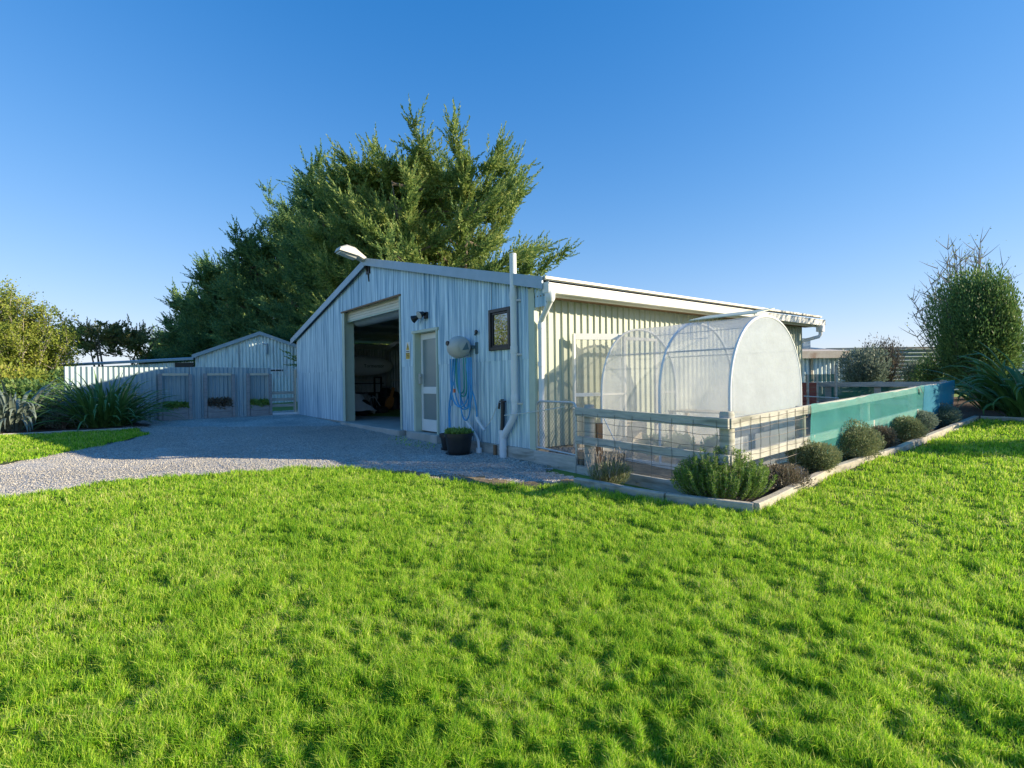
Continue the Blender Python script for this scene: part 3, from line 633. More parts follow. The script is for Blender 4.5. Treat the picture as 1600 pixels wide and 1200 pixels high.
# hose reel
SHR=Fr(); SHR.m=SH.m@Matrix.Translation((.07,-.40,0)); SHL=Fr(); SHL.m=SH.m@Matrix.Translation((0,-.2,0)); SHV=Fr(); SHV.m=SH.m@Matrix.Translation((.09,-.13,0)); SHW=Fr(); SHW.m=SH.m@Matrix.Translation((.03,-.14,0))
t=thing('hose_reel','beige wall-mounted hose reel on the corrugated wall','hose reel',0,2.25,2.12,fr=SHR)
mb=MB(SHR); mb.lathe([(0,-.21),(.09,-.19),(.145,-.175),(.185,-.12),(.205,-.05),(.205,.05),(.185,.12),(.145,.175),(0,.19)],(-.33,2.27,2.13),'y',28); mb.build('casing',beigep,t,True)
mb=MB(SHR); mb.lathe([(0,-.015),(.10,-.015),(.12,.0)],(-.33,2.055,2.13),'y',20); mb.build('hub_rim',beigep,t,True)
mb=MB(SHR); mb.prism([(-.40,2.06),(-.26,2.08),(-.30,2.21)],'y',2.025,2.046); mb.build('hub_recess',teald,t)
mb=MB(SHR); mb.lathe([(0,0),(.045,0),(.045,.03),(0,.03)],(-.545,2.33,2.20),'x',14); mb.build('guide_port',black,t,True)
mb=MB(SHR); mb.box(-.10,0,1.98,2.08,2.00,2.22,.01); mb.box(-.16,-.02,2.08,2.30,2.10,2.16); mb.build('wall_bracket',teald,t)
t=thing('wall_hook','small black bracket with round knob above the hose reel','hook',0,2.03,2.35,fr=SHR)
mb=MB(SHR); mb.tube([(-.01,2.06,2.22),(-.03,2.07,2.30),(-.10,2.07,2.36),(-.14,1.99,2.38)],.014,6); mb.lathe([(0,0),(.035,.005),(.04,.02),(.035,.035),(0,.04)],(-.16,1.97,2.40),'x',12); mb.box(-.04,0,2.04,2.1,2.2,2.38); mb.build('bracket_arm',black,t,True)
def hoseloop(t0,t1,ztop,zb,sx,r,jit=0,n=18,x0=-.30):
    out=[]
    for i in range(n+1):
        f=i/n; a=math.pi*f; y=(t0+t1)/2+(t0-t1)/2*math.cos(a); dep=(math.sin(a))**.42
        z=ztop-(ztop-zb)*dep; out.append((x0+sx*math.sin(a),y+jit*math.sin(5*f),z))
    return out
t=thing('garden_hose','blue garden hose hanging in long loops from the reel','hose',-.3,2.3,1.0,fr=SHR)
mb=MB(SHR)
for a_,b_,zb_,sx,j in ((2.62,2.02,1.02,.02,.02),(2.50,1.93,.98,.05,.03),(2.36,2.05,1.0,.08,.01),(2.30,1.98,.78,.03,.03)): mb.tube(hoseloop(a_*.35+2.27*.65 if 0 else a_,b_,1.93,zb_,sx,0,j),.014,7)
mb.tube([(-.33,2.48,1.92),(-.30,2.56,1.6),(-.28,2.60,1.35),(-.28,2.66,1.1),(-.27,2.72,.85),(-.30,2.66,.60),(-.35,2.55,.5)],.014,7)
mb.tube([(-.33,2.40,1.93),(-.30,2.50,1.5),(-.29,2.66,1.25),(-.28,2.74,.95),(-.3,2.7,.62)],.013,7)
mb.tube([(-.3,2.10,1.93),(-.28,2.02,1.5),(-.24,1.90,1.2),(-.22,1.86,.95),(-.2,1.90,.75)],.014,7)
mb.build('hose_coil',blueh,t,True)
mb=MB(SHR); mb.tube([(-.28,2.62,1.14),(-.28,2.64,1.04)],.024,8); mb.build('connector',lightblue,t,True)
mb=MB(SHR); mb.tube([(-.2,1.90,.86),(-.2,1.85,.76)],.03,8); mb.tube([(-.2,1.85,.77),(-.17,1.70,.62)],.022,8); mb.build('spray_nozzle',pvc,t,True)
t=thing('green_hose','short teal green hose looped between the blue ones','hose',-.3,2.2,1.0,fr=SHR)
mb=MB(SHR); mb.tube(hoseloop(2.44,2.10,1.93,1.22,.06,0,.02),.015,7); mb.tube(hoseloop(2.40,2.18,1.93,1.28,.04,0,.02),.013,7); mb.build('hose_coil',tealh,t,True)
mb=MB(SHR); mb.tube([(-.33,2.44,1.36),(-.33,2.44,1.29)],.024,8); mb.build('connector',orange,t,True)
# vent pipe
t=thing('vent_pipe','tall white plastic pipe rising up the gable past the roof edge','pipe',-.12,.55,.3,fr=SHV)
mb=MB(SHV); mb.tube([(-.19,.54,3.60),(-.19,.54,3.58)],[.03,.062],14); mb.tube([(-.19,.54,3.59),(-.19,.54,1.05),(-.19,.55,.95),(-.19,.62,.83),(-.19,.80,.63),(-.19,.86,.55)],.057,16); mb.tube([(-.19,.88,.66),(-.19,.88,.12)],.062,16)
for z in (2.84,1.95,1.15): mb.lathe([(.062,0),(.064,.02),(.064,.10),(.062,.12)],(-.19,.54,z),n=16)
mb.lathe([(.07,0),(.07,.05)],(-.19,.88,.60),n=16); mb.lathe([(.068,0),(.068,.03)],(-.19,.88,.33),n=16)
mb.build('pipe',pvc,t,True)
mb=MB(SHV)
for z in (2.82,1.93,1.12): mb=MB(SHV); mb.bar((-.19,.49,z),(-.09,.43,z),.012,.03); mb.build('clip',galv,t)
t=thing('standpipe','black standpipe with a brass-topped garden tap by the white pipe','tap',-.15,.93,.3,fr=SHV)
mb=MB(SHV); mb.tube([(-.19,.90,.60),(-.17,.905,.9),(-.16,.91,1.14)],.036,12); mb.build('pipe',black,t,True)
mb=MB(SHV); mb.tube([(-.18,.98,1.15),(-.18,.80,1.15)],.012,6); mb.tube([(-.2,.95,1.13),(-.21,.96,1.02)],.02,8); mb.lathe([(0,0),(.03,.0),(.03,.02),(0,.02)],(-.18,.90,1.165),n=10); mb.build('tap_head',dark,t,True)
t=thing('waste_pipe','thin white waste pipe running down to a drain socket','pipe',-.2,1.8,.2,fr=SHW)
mb=MB(SHW); mb.tube([(-.16,2.05,.82),(-.16,1.66,.50),(-.16,1.60,.42),(-.16,1.58,.26)],.028,12); mb.lathe([(.05,0),(.056,.0),(.056,.17),(.045,.18),(.03,.12)],(-.16,1.58,.12),n=16); mb.build('pipe',pvc,t,True)
t=thing('pipe_stub','short black pipe stub by the foundation board','pipe',-.15,1.2,.2,fr=SHW)
mb=MB(SHW); mb.tube([(-.10,1.17,.38),(-.10,1.17,.16)],.03,10); mb.box(-.22,-.06,1.08,1.42,.16,.20,.008); mb.build('pipe',brown,t,True)
t=thing('white_cord','thin white cord hanging in a loop and tied across to the yard gate','cord',-.1,1,.9,fr=SH)
pts=[(-.03,1.86,1.95)]+[(-.10,1.86-.90*f,1.95-.0*f-1.28*math.sin(math.pi*min(f*1.15,1))**.8 if 0 else 1.5-1.5*f) for f in ()]
for i in range(21):
    f=i/20; y=1.86-.92*f; z=.66+1.25*(1-f/.5)**2 if f<.5 else .66+.42*((f-.5)/.5)**2; pts.append((-.08,y,z))
mb=MB(); mb.tube(pts,.007,5); mb.tube([(-.25,.50,.93),(-.1,.1,.98),(-.02,-.3,1.04),(-.02,-.7,1.10)],.008,5); mb.build('cord',rope,t)
# pots
def pot(label,s,t_,r,h,seed,z0):
    ob=thing('plant_pot',label,'pot',s,t_,z0,fr=SH,group='black pots by the glazed door')
    mb=MB(); mb.lathe([(0,.03),(r*.78,.03),(r*.80,.05),(r*.96,h-.06),(r*1.04,h-.06),(r*1.05,h),(r*.97,h),(r*.93,h-.05),(0,h-.06)],(s,t_,z0),n=28); mb.build('pot',potblack,ob,True)
    mb=MB(); mb.lathe([(0,.0),(r*.90,.0),(r*.97,.035),(r*.93,.035),(r*.8,.02),(0,.02)],(s,t_,z0),n=28); mb.build('saucer',potblack,ob,True)
    mb=MB(); mb.lathe([(0,h-.035),(r*.92,h-.045)],(s,t_,z0),n=20); mb.build('potting_soil',soil,ob,True)
    return ob
p1=pot('large black pot of green herbs below the hanging hoses',-.45,1.60,.25,.39,1,.19)
p2=pot('smaller black pot half hidden behind the large one',-.30,2.12,.21,.30,2,.22)
x_,y_=W(-.45,1.60); g=np.random.default_rng(5); n=700; a=g.random(n)*6.28; r=.24*g.random(n)**.5
P=np.stack([x_+r*np.cos(a),y_+r*np.sin(a),.19+.36+.07*g.random(n)],-1)
V,_=leafquads(P,g.normal(size=(n,3))*.6+np.array([0,0,.8]),.05+.04*g.random(n),.02+.01*g.random(n),g); leafobj('herbs',[V],rosem,p1)
# ------------------------------------------------------------------ yard fence
def pl(s,t_): x,y=W(s,t_); return Z(x,y)
yf=thing('yard_fence','weathered post and rail fence with wire mesh around the greenhouse','fence',0,-3.33,pl(0,-3.33),fr=SH)
def post(s,t_,h,w_=.13,m=timber,rnd=True):
    z0=pl(s,t_); mb=MB()
    if rnd: mb.tube([(s,t_,z0-.05),(s+.004,t_,z0+h-.02),(s+.004,t_,z0+h)],[w_/2*1.04,w_/2,w_/2*.85],12)
    else: mb.box(s-w_/2,s+w_/2,t_-w_/2,t_+w_/2,z0-.05,z0+h,.008)
    return mb.build('post',m,yf,True)
post(.085,-1.10,.97,.15); post(.085,-3.24,.99,.16); post(1.95,-3.21,.90,.13); post(4.2,-3.21,.87); post(6.5,-3.21,.86); post(8.44,-3.21,.86)
mb=MB(); mb.box(.22,.34,-1.13,-1.09,.2,.86,.004); mb.build('short_board',brown,yf)
for z0,z1,za,zb_ in ((1.10,.98,1.05,.935),(.685,.575,.645,.535)):
    mb=MB(); mb.add([(-.045,-.94,z1),(0.0,-.94,z1),(0.0,-3.33,zb_),(-.045,-3.33,zb_),(-.045,-.94,z0),(0,-.94,z0),(0,-3.33,za),(-.045,-3.33,za)],[(0,1,2,3),(4,7,6,5),(0,4,5,1),(1,5,6,2),(2,6,7,3),(3,7,4,0)]); mb.build('rail',timberh,yf)
segs=[(0,1.88),(1.88,4.2),(4.2,6.5),(6.5,8.52)]
for i,(a_,b_) in enumerate(segs):
    for h0,hh in ((.945,.11),(.535,.11)):
        f=(lambda s:.0385*s-.005)
        za=h0+f(a_)-.0; zb_=h0+f(b_)
        mb=MB(); y0,y1=-3.345,-3.30
        mb.add([(a_+.003,y0,za),(b_,y0,zb_),(b_,y1,zb_),(a_+.003,y1,za),(a_+.003,y0,za+hh),(b_,y0,zb_+hh),(b_,y1,zb_+hh),(a_+.003,y1,za+hh)],[(0,3,2,1),(4,5,6,7),(0,1,5,4),(1,2,6,5),(2,3,7,6),(3,0,4,7)]); mb.build('rail',timberh,yf)
# base boards
mb=MB(); mb.box(-.05,0,-3.33,-.96,.02,.265,.006); mb.build('base_board',timberh,yf)
mb=MB(); mb.add([(0.01,-3.35,.05),(8.5,-3.35,.5),(8.5,-3.30,.5),(0.01,-3.30,.05),(0.01,-3.35,.26),(8.5,-3.35,.66),(8.5,-3.30,.66),(.01,-3.30,.26)],[(0,3,2,1),(4,5,6,7),(0,1,5,4),(1,2,6,5),(2,3,7,6),(3,0,4,7)]); mb.build('base_board',timberh,yf)
# wire mesh
mb=MB()
def wob(i,j): return .008*math.sin(i*2.1+j*3.7)
for j,z in enumerate((.34,.46,.60,.76,.90,1.0)):
    mb.tube([(-.052,-.96-.2*i,z-.045*i/12+wob(i,j)) for i in range(13)],.0030,4,False)
    mb.tube([(.05+.3*i,-3.352,z+.0385*.3*i+wob(i,j+3)) for i in range(7)],.0030,4,False)
for i in range(8): mb.tube([(-.053,-1.1-.30*i+wob(i,j),.27+.15*j) for j in range(6)],.0034,4,False)
for i in range(9): mb.tube([(.18+.22*i+wob(i,j),-3.353,.26+.01*i+.155*j) for j in range(6)],.0034,4,False)
mb.build('wire_mesh',wire,yf)
# netting
nv=[];nf=[];nu=44;nz=10
def netting(name,s0,s1,m,off,off2=0):
    mb=MB(); n=int((s1-s0)/.16); 
    for i in range(n+1):
        s=s0+(s1-s0)*i/n
        for j in range(nz+1):
            f=j/nz; pp=(1.9,4.2,6.5,8.5); k_=max([i for i in range(3) if s>=pp[i]-.01] or [0]); ff_=min(1,max(0,(s-pp[k_])/(pp[k_+1]-pp[k_]))); zt=1.07+.0385*s-.035*math.sin(math.pi*ff_)**.8+.006*math.sin(s*13); zb_=.11+.052*s+.01*math.sin(s*5)
            y=-3.362-off+.012*math.sin(s*3.1+f*2)*(1-f)+.010*math.sin(s*21+f*3)*(.4+.6*f)+.010*math.sin(s*9+2*f)-.012*math.exp(-((f-.93)/.06)**2)
            mb.v.append((s+.06*(1-f)*(-1 if i==0 else 0),y,zb_+(zt-zb_)*f))
    for i in range(n):
        for j in range(nz): q=i*(nz+1)+j; mb.f.append((q,q+nz+1,q+nz+2,q+1))
    return mb.build(name,m,yf,True,nonorm=True)
netting('shade_cloth',1.90,6.62,net,0); netting('shade_cloth',6.55,8.50,netb,.012)
mb=MB(); mb.add([(6.25,-3.39,1.30),(6.33,-3.40,1.18),(6.42,-3.39,1.16),(6.36,-3.385,1.25),(6.30,-3.385,1.29)],[(0,1,2,3,4)]); mb.build('torn_patch',black,yf)
# gate
gt=thing('yard_gate','small galvanised tube gate with diamond mesh beside the shed corner','gate',0,-.5,.4,fr=SH)
mb=MB(); x0=-.02
pth=[(x0,-.06,.42),(x0,-.06,1.08)]+[(x0,-.14+.08*math.cos(R(180-a)) *-1 if 0 else -.14+.08*math.cos(R(a)),1.08+.09*math.sin(R(a))) for a in (30,60,90)]+[(x0,-.86+.08*math.cos(R(a)),1.08+.09*math.sin(R(a))) for a in (90,120,150)]+[(x0,-.94,1.08),(x0,-.94,.36)]
mb.tube(pth,.017,10); mb.tube([(x0,-.06,.44),(x0,-.94,.40)],.015,8); mb.build('tube_frame',galv,gt,True)
mb=MB()
for k in range(-14,16):
    for sg in (1,-1):
        p=[];y=-.06;z=.42+k*.075*1.0
        a=(y,z);b=(-.94,z+sg*1.1)
        # clip to z range
        def cl(y0,z0,y1,z1,lo=.42,hi=1.15):
            if z0==z1: return None
            ts=sorted([(lo-z0)/(z1-z0),(hi-z0)/(z1-z0)]); t0=max(0,ts[0]); t1=min(1,ts[1])
            return None if t1<=t0 else ((y0+(y1-y0)*t0,z0+(z1-z0)*t0),(y0+(y1-y0)*t1,z0+(z1-z0)*t1))
        c_=cl(a[0],a[1],b[0],b[1])
        if c_: mb.tube([(x0+.002*sg,*c_[0]),(x0+.002*sg,*c_[1])],.0021,4,False)
mb.build('diamond_mesh',wire,gt)
t=thing('retaining_board','green-stained timber board under the yard gate','board',0,-.5,.2,fr=SH)
mb=MB(); mb.box(-.05,-.0,-.95,-.0,.13,.385,.006); mb.build('board',timberh,t)
rk=mat('grey_rock',(.28,.25,.22),(.42,.38,.33),scale=6,rough=.9,bump=.4)
g=np.random.default_rng(9)
for i in range(9):
    s=.2+.35*g.random(); tt=-.15-.7*g.random(); r=.05+.05*g.random(); o=thing('rock',f'{["small","rounded","flat","pale","dark","angular","chipped","broad","low"][i]} rubble rock lying just inside the yard gate','rock',s,tt,.30,fr=SH,group='rubble rocks inside the yard gate')
    mb=MB(); pr=[(0,-r*.5),(r*.8,-r*.4),(r,0),(r*.75,r*.5),(0,r*.65)]; mb.lathe(pr,(s,tt,.36),n=7); mb.v=[(v[0]+g.normal()*.008,v[1]+g.normal()*.008,v[2]+g.normal()*.006) for v in mb.v]; mb.build('stone',rk,o)
mb=MB(); mb.box(.02,1.3,-1.0,-.03,.15,.34); o=mb.build('soil_ramp',yardm,None); tag(o,kind='structure')
# ------------------------------------------------------------------ greenhouse
GX0,GX1=.98,2.98; GT=(-2.76,-1.66,-.52); gz=lambda s,t_:pl(s,t_)+.05; GH=2.12
gh=thing('greenhouse','tunnel greenhouse of clear plastic over white hoops','greenhouse',(GX0+GX1)/2,-1.6,pl(2,-1.6),fr=SH)
def hoop(n=30,inset=0):
    out=[]; cx=(GX0+GX1)/2; rx=(GX1-GX0)/2-inset; zs=1.0
    out.append((cx-rx,0.0)); out.append((cx-rx,.5)); 
    for i in range(n+1):
        a=math.pi*(1-i/n); c,s_=math.cos(a),math.sin(a)
        out.append((cx+rx*math.copysign(abs(c)**.94,c),zs+(GH-zs-inset)*abs(s_)**.94))
    out+= [(cx+rx,.5),(cx+rx,0)]; return out
hp=hoop(); GZ=.24
for i,tt in enumerate(GT):
    mb=MB(); mb.tube([(x,tt,z+GZ) for x,z in hp],.021,10); mb.build('hoop',pvc,gh,True)
mb=MB(); n=len(hp); ks=10
for j in range(ks+1):
    tt=GT[0]+(GT[2]-GT[0])*j/ks; sg=.012*abs(math.sin(math.pi*j/5))
    for x,z in hp: cx=(GX0+GX1)/2; mb.v.append((x+(cx-x)*sg*.5,tt,z+GZ+.022-sg))
for j in range(ks):
    for i in range(n-1): q=j*n+i; mb.f.append((q,q+1,q+n+1,q+n))
mb.build('plastic_cover',film,gh,True,nonorm=True)
mb=MB(); mb.v=[(x,GT[0]-.012,z+GZ) for x,z in hp]; mb.f=[tuple(range(n))]; mb.build('end_panel',filmend,gh,nonorm=True)
mb=MB(); mb.v=[(x,GT[2]+.012,z+GZ) for x,z in hp if x<=1.55]+[(1.55,GT[2]+.012,GZ)]; mb.f=[tuple(range(len(mb.v)))]; mb.build('end_panel',film,gh,nonorm=True)
mb=MB(); mb.v=[(x,GT[2]+.012,z+GZ) for x,z in hp if x>=2.4]+[(2.4,GT[2]+.012,GZ)]; mb.f=[tuple(range(len(mb.v)))]; mb.build('end_panel',film,gh,nonorm=True)
cx=(GX0+GX1)/2
mb=MB()
for x in (1.55,2.4): mb.box(x-.025,x+.025,GT[2]-.02,GT[2]+.03,GZ,GZ+1.98)
for z in (1.0,): mb.box(GX0,1.53,GT[2]-.012,GT[2]+.02,GZ+z,GZ+z+.03); mb.box(2.42,GX1,GT[2]-.012,GT[2]+.02,GZ+z,GZ+z+.03)
mb.box(1.57,2.38,GT[2]-.02,GT[2]+.03,GZ+1.93,GZ+1.98); mb.build('door_frame',white,gh)
mb=MB()
for i in (8,len(hp)-9): x,z=hp[i]; mb.tube([(x,GT[0],z+GZ-.03),(x,GT[2],z+GZ-.03)],.011,6)
x,z=hp[16]; mb.tube([(x+.35,GT[0],z+GZ-.10),(x+.35,GT[2],z+GZ-.10)],.007,6)
mb.build('purlin',galv,gh,True)
mb=MB(); mb.tube([(GX0,GT[2],GZ+.7),(GX0,GT[2]-.45,GZ)],.011,6); mb.build('brace',pvc,gh)
mb=MB(); mb.tube([(GX1-.0,GT[0]+.03,GZ+.85),(GX1-.30,GT[0]+.03,GZ)],.011,6); mb.build('brace',pvc,gh)
mb=MB(); mb.box(GX0-.02,GX0+.02,GT[0],GT[2],GZ-.10,GZ+.03); mb.box(GX1-.02,GX1+.02,GT[0],GT[2],GZ-.05,GZ+.03); mb.box(GX0-.02,GX1+.02,GT[0]-.04,GT[0]-.015,GZ-.1,GZ+.03); mb.build('base_rail',white,gh)
# roof vent
mb=MB(); mb.add([(cx+.34,-2.70,2.50),(cx+.34,-1.60,2.50),(cx-.16,-1.60,2.40),(cx-.16,-2.70,2.40),(cx+.34,-2.70,2.515),(cx+.34,-1.60,2.515),(cx-.16,-1.60,2.415),(cx-.16,-2.70,2.415)],[(0,1,2,3),(4,7,6,5),(0,4,5,1),(1,5,6,2),(2,6,7,3),(3,7,4,0)])
mb.build('roof_vent',trimg,gh)
for tt in (-2.6,-1.7): mb=MB(); mb.tube([(cx-.05,tt,2.42),(cx-.05,tt,2.33)],.008,5); mb.build('vent_stay',pvc,gh)
mb=MB(); mb.tube([(cx-.3,-1.72,2.34),(cx-.3,-1.72,2.10),(cx-.3,-2.02,2.10),(cx-.3,-2.02,2.34)],.008,5); mb.build('vent_stay',pvc,gh)
# open greenhouse door swung towards the shed
mb=MB(); dx0,dx1,dt=.62-.0,1.50,-.28
def gd(x): return -.48+(1.5-x)*.42
for (xa,xb,z0,z1) in ((.70,.74,.30,2.26),(1.46,1.50,.30,2.26)): mb.bar(((xa+xb)/2,gd((xa+xb)/2),z0),((xa+xb)/2,gd((xa+xb)/2),z1),.045,.035,(1,0,0))
for z in (.33,1.25,2.22): mb.bar((.72,gd(.72),z),(1.48,gd(1.48),z),.035,.06 if z<2 else .10)
go=mb.build('door',white,gh)
mb=MB(); mb.add([(.74,gd(.74),.33),(1.46,gd(1.46),.33),(1.46,gd(1.46),2.2),(.74,gd(.74),2.2)],[(0,1,2,3)]); mb.build('door_film',filmdoor,go,nonorm=True)
mb=MB(); mb.box(.66,.80,gd(.7)-.03,gd(.7)+.03,1.02,1.05,.004); mb.build('latch',galv,go)
t=thing('potting_bench','pale wooden slatted bench inside the greenhouse','bench',2.5,-1.5,.3,fr=SH)
mb=MB(); 
for k in range(5): mb.box(2.35+.11*k,2.44+.11*k,-2.5,-.8,.92,.945)
mb.build('bench_top',palewood,t)
for a_,b_ in ((2.38,-2.45),(2.85,-2.45),(2.38,-.85),(2.85,-.85)):
    mb=MB(); mb.box(a_-.03,a_+.03,b_-.03,b_+.03,.3,.92); mb.build('leg',palewood,t)
t=thing('timber_box','pale slatted wooden box just beyond the greenhouse doorway','box',2.0,-.3,.3,fr=SH)
mb=MB()
for k in range(3): mb.box(1.62,2.30,-.36,-.34,.42+.16*k,.55+.16*k); mb.box(1.62,2.30,-.14,-.12,.42+.16*k,.55+.16*k)
mb.box(1.60,1.62,-.36,-.12,.36,.90); mb.box(2.30,2.32,-.36,-.12,.36,.90); mb.build('slats',palewood,t)
for i,(s_,tt,lab) in enumerate(((1.35,-2.3,'leafy seedling near the front corner of the greenhouse'),(1.3,-1.75,'leafy seedling by the middle hoop of the greenhouse'),(1.4,-1.2,'leafy seedling deeper inside the greenhouse'))):
    x,y=W(s_,tt); bush('seedling',lab,'plant',x,y,.22,.22,.42,420,rosem,60+i,.07,.045,zb=.26,group='seedlings in the greenhouse',twigs=3)
# ------------------------------------------------------------------ timber edging along lawn
ed=thing('lawn_edging','weathered sleeper edging between lawn and garden bed','edging',2.45,5.45,.12)
EP=[(.80,6.80),(1.70,5.90),(2.47,5.43),(4.16,6.98),(5.9,8.15),(6.95,8.95),(9.66,11.05)]
def edg(parent,pts,m=sleeper,h=.10,w_=.09):
    for i in range(len(pts)-1):
        (x0,y0),(x1,y1)=pts[i],pts[i+1]; d=math.hypot(x1-x0,y1-y0); ux,uy=(x1-x0)/d,(y1-y0)/d; nx,ny=-uy*w_/2,ux*w_/2
        k=max(2,int(d/.4)); mb=MB(WD)
        for q in range(k+1):
            f=q/k; x=x0+(x1-x0-ux*.012)*f; y=y0+(y1-y0-uy*.012)*f; z=Z(x,y); e=.004*math.sin(q*2.3+i)
            mb.v+=[(x-nx,y-ny,z-.05),(x+nx,y+ny,z-.05),(x+nx+e,y+ny,z+h-.012),(x+nx*.8+e,y+ny*.8,z+h+e),(x-nx*.8+e,y-ny*.8,z+h+e),(x-nx+e,y-ny,z+h-.012)]
        for q in range(k):
            for j in range(6): a=q*6+j; b=q*6+(j+1)%6; mb.f.append((a,b,b+6,a+6))
        mb.f+=[tuple(range(6)),tuple(k*6+j for j in range(6))]; mb.build('sleeper',m,parent)
edg(ed,EP)
ed2=thing('lawn_edging','timber edging running off to the right below the flax','edging',9.7,11.0,Z(9.7,11)); edg(ed2,[(9.72,11.02),(10.3,10.45),(12.2,8.6)],h=.09)
ed3=thing('lawn_edging','low pale edging between shaded lawn strip and left flax bed','edging',-10,13.3,Z(-10,13.3)); edg(ed3,[(-16,10.0),(-13.2,11.5),(-11.78,12.27),(-9.72,13.62)],h=.07,w_=.06,m=concrete)
# ------------------------------------------------------------------ left corrugated fence (shed frame t=13.2)
lf=thing('corrugated_fence','long corrugated iron fence left of the shed with three recessed bays','fence',-5,13.2,pl(-5,13.2),fr=SH)
FT=2.06
def fpan(a_,b_,t_=13.2,top=FT): corr('iron_panel',zincfence,lf,'x',t_,a_,b_,lambda u:.40,lambda u:top+.01*math.sin(u*1.7),pitch=.125,amp=.02,seg=8)
fpan(-6.35,-4.08); fpan(-4.08,-3.28,13.34); fpan(-3.28,-2.86); fpan(-2.86,-2.05,13.34); fpan(-2.05,-1.60); fpan(-1.60,-.92,13.34); fpan(-.98,-.86)
bays=[(-4.08,-3.28,'left'),(-2.86,-2.05,'middle'),(-1.60,-.90,'right')]
for a_,b_,nm in bays:
    for s_ in (a_,b_-.0):
        mb=MB(); mb.box(s_-.05,s_+.05,13.08,13.18,.38,1.86 if s_==a_ else 1.84,.006); mb.build('post',gpaint,lf)
    mb=MB(); mb.box(a_+.055,b_-.055,13.10,13.17,1.79,1.87,.006); mb.build('bay_rail',palewood,lf)  # sunlight on the rail is put into the pale wood colour
for i,(a_,b_,nm) in enumerate(bays):
    o=thing('planter_box',f'timber planter box in the {nm} bay of the corrugated fence','planter',(a_+b_)/2,13.2,.4,fr=SH,group='planter boxes in the fence bays')
    mb=MB(); mb.box(a_+.06,b_-.06,13.06,13.10,.41,.60,.004); mb.box(a_+.06,b_-.06,13.06,13.10,.605,.80,.004); mb.box(a_+.06,b_-.06,13.30,13.33,.41,.80); mb.box(a_+.06,a_+.10,13.10,13.30,.41,.8); mb.box(b_-.10,b_-.06,13.10,13.30,.41,.8); mb.build('boards',gpaint,o)
    mb=MB(); mb.box(a_+.10,b_-.10,13.10,13.30,.45,.74); mb.build('potting_soil',soil,o)
    x,y=W((a_+b_)/2,13.27); g=np.random.default_rng(70+i); n=900
    P=np.stack([g.uniform(a_+.08,b_-.08,n),g.uniform(13.04,13.30,n),.74+(.17 if i!=1 else .26)*g.random(n)],-1); Wp=np.array([W(p[0],p[1])+(p[2],) for p in P])
    V,_=leafquads(Wp,g.normal(size=(n,3))*.6+np.array([0,0,.5]),.09+.05*g.random(n),.05+.02*g.random(n),g); leafobj('plants',[V],rosem if i!=1 else brownm,o)
# farm gate between fence and shed
fg=thing('farm_gate','old timber-railed gate with wire above between fence and shed','gate',-.4,13.2,.4,fr=SH)
mb=MB(); mb.box(-.11,-.03,13.16,13.24,.42,1.60); mb.build('gate_post',timber,fg)
for z in (1.18,.95,.74): mb=MB(); mb.box(-.84,-.12,13.17,13.21,z-.05,z+.05,.004); mb.build('rail',timber,fg)
mb=MB(); mb.box(-.84,-.0,13.10,13.16,.42,.49); mb.build('sill_board',pvc,fg)
mb=MB(); 
for z in (2.02,1.92,1.80): mb.tube([(-.86,13.2,z),(0,13.2,z)],.010,5)
for s_ in (-.7,-.5,-.3): mb.tube([(s_,13.2,1.75),(s_,13.2,2.05)],.008,5)
mb.build('wire_top',pvc,fg)
t=thing('fence_post','short wooden post painted sunlit pale beside the shed corner','post',-.06,13.2,1.6,fr=SH); mb=MB(); mb.box(-.10,-.02,13.13,13.15,1.70,2.0,.004); mb.bar((-.06,13.18,.4),(-.06,13.18,2.0),.05,.05,(1,0,0)); mb.build('post',palewood,t)  # pale wood and front piece paint sunlight onto the post top
# ------------------------------------------------------------------ background shed
apx=at(407,521,27); F2=Fr(apx[0],27,0,R(14))
bs=thing('old_shed','old rusty-patched corrugated gable shed behind the corrugated fence','shed',0,0,.6,fr=F2)
hw=2.95; rz=lambda u: 4.06-abs(u)*(1.12/hw) 
corr('gable_wall',zincold,bs,'x',0,-hw-.05,hw,lambda u:.4,lambda u:rz(u)-.02,pitch=.16,amp=.024,seg=8,fr=F2,outward=-1)
mb=MB(F2)
for sg in (-1,1):
    e=hw+.15; zz=lambda u:4.10-abs(u)*(1.12/hw)
    mb.add([(0,-.12,zz(0)),(sg*e,-.12,zz(e)),(sg*e,5,zz(e)),(0,5,zz(0)),(0,-.12,zz(0)+.05),(sg*e,-.12,zz(e)+.05),(sg*e,5,zz(e)+.05),(0,5,zz(0)+.05)],[(0,1,2,3),(4,5,6,7),(0,1,5,4),(1,2,6,5),(2,3,7,6),(0,3,7,4)])
mb.build('roof',zincdark,bs)
mb=MB(F2)
for sg in (-1,1):
    e=hw+.15; pa=[(0 if sg>0 else -.004,3.98),(0 if sg>0 else -.004,4.16),(sg*e,4.16-1.12*e/hw),(sg*e,3.98-1.12*e/hw)]; mb.prism(pa,'y',-.16,-.125)
mb.build('barge_board',cap,bs)
mb=MB(F2); mb.box(hw-.02,hw+.01,0.03,5,.4,2.95); mb.box(-hw-.06,-hw-.03,.03,5,.4,2.95); mb.box(-hw,hw,4.9,4.95,.4,2.9); mb.build('rear_walls',zincdark,bs)
mb=MB(F2); mb.box(-.25,1.05,-.05,-.03,2.14,2.22); mb.build('vent_slot',dark,bs)
mb=MB(F2); mb.tube([(.30,-.06,3.55),(.30,-.08,3.0)],.05,8); mb.tube([(.10,-.06,3.55),(.30,-.08,3.5)],.03,6); mb.build('wall_fitting',cap,bs)
ln=thing('lean_to','low lean-to with blue-grey roof joined left of the old shed','lean-to',-6,0,.5,fr=F2)
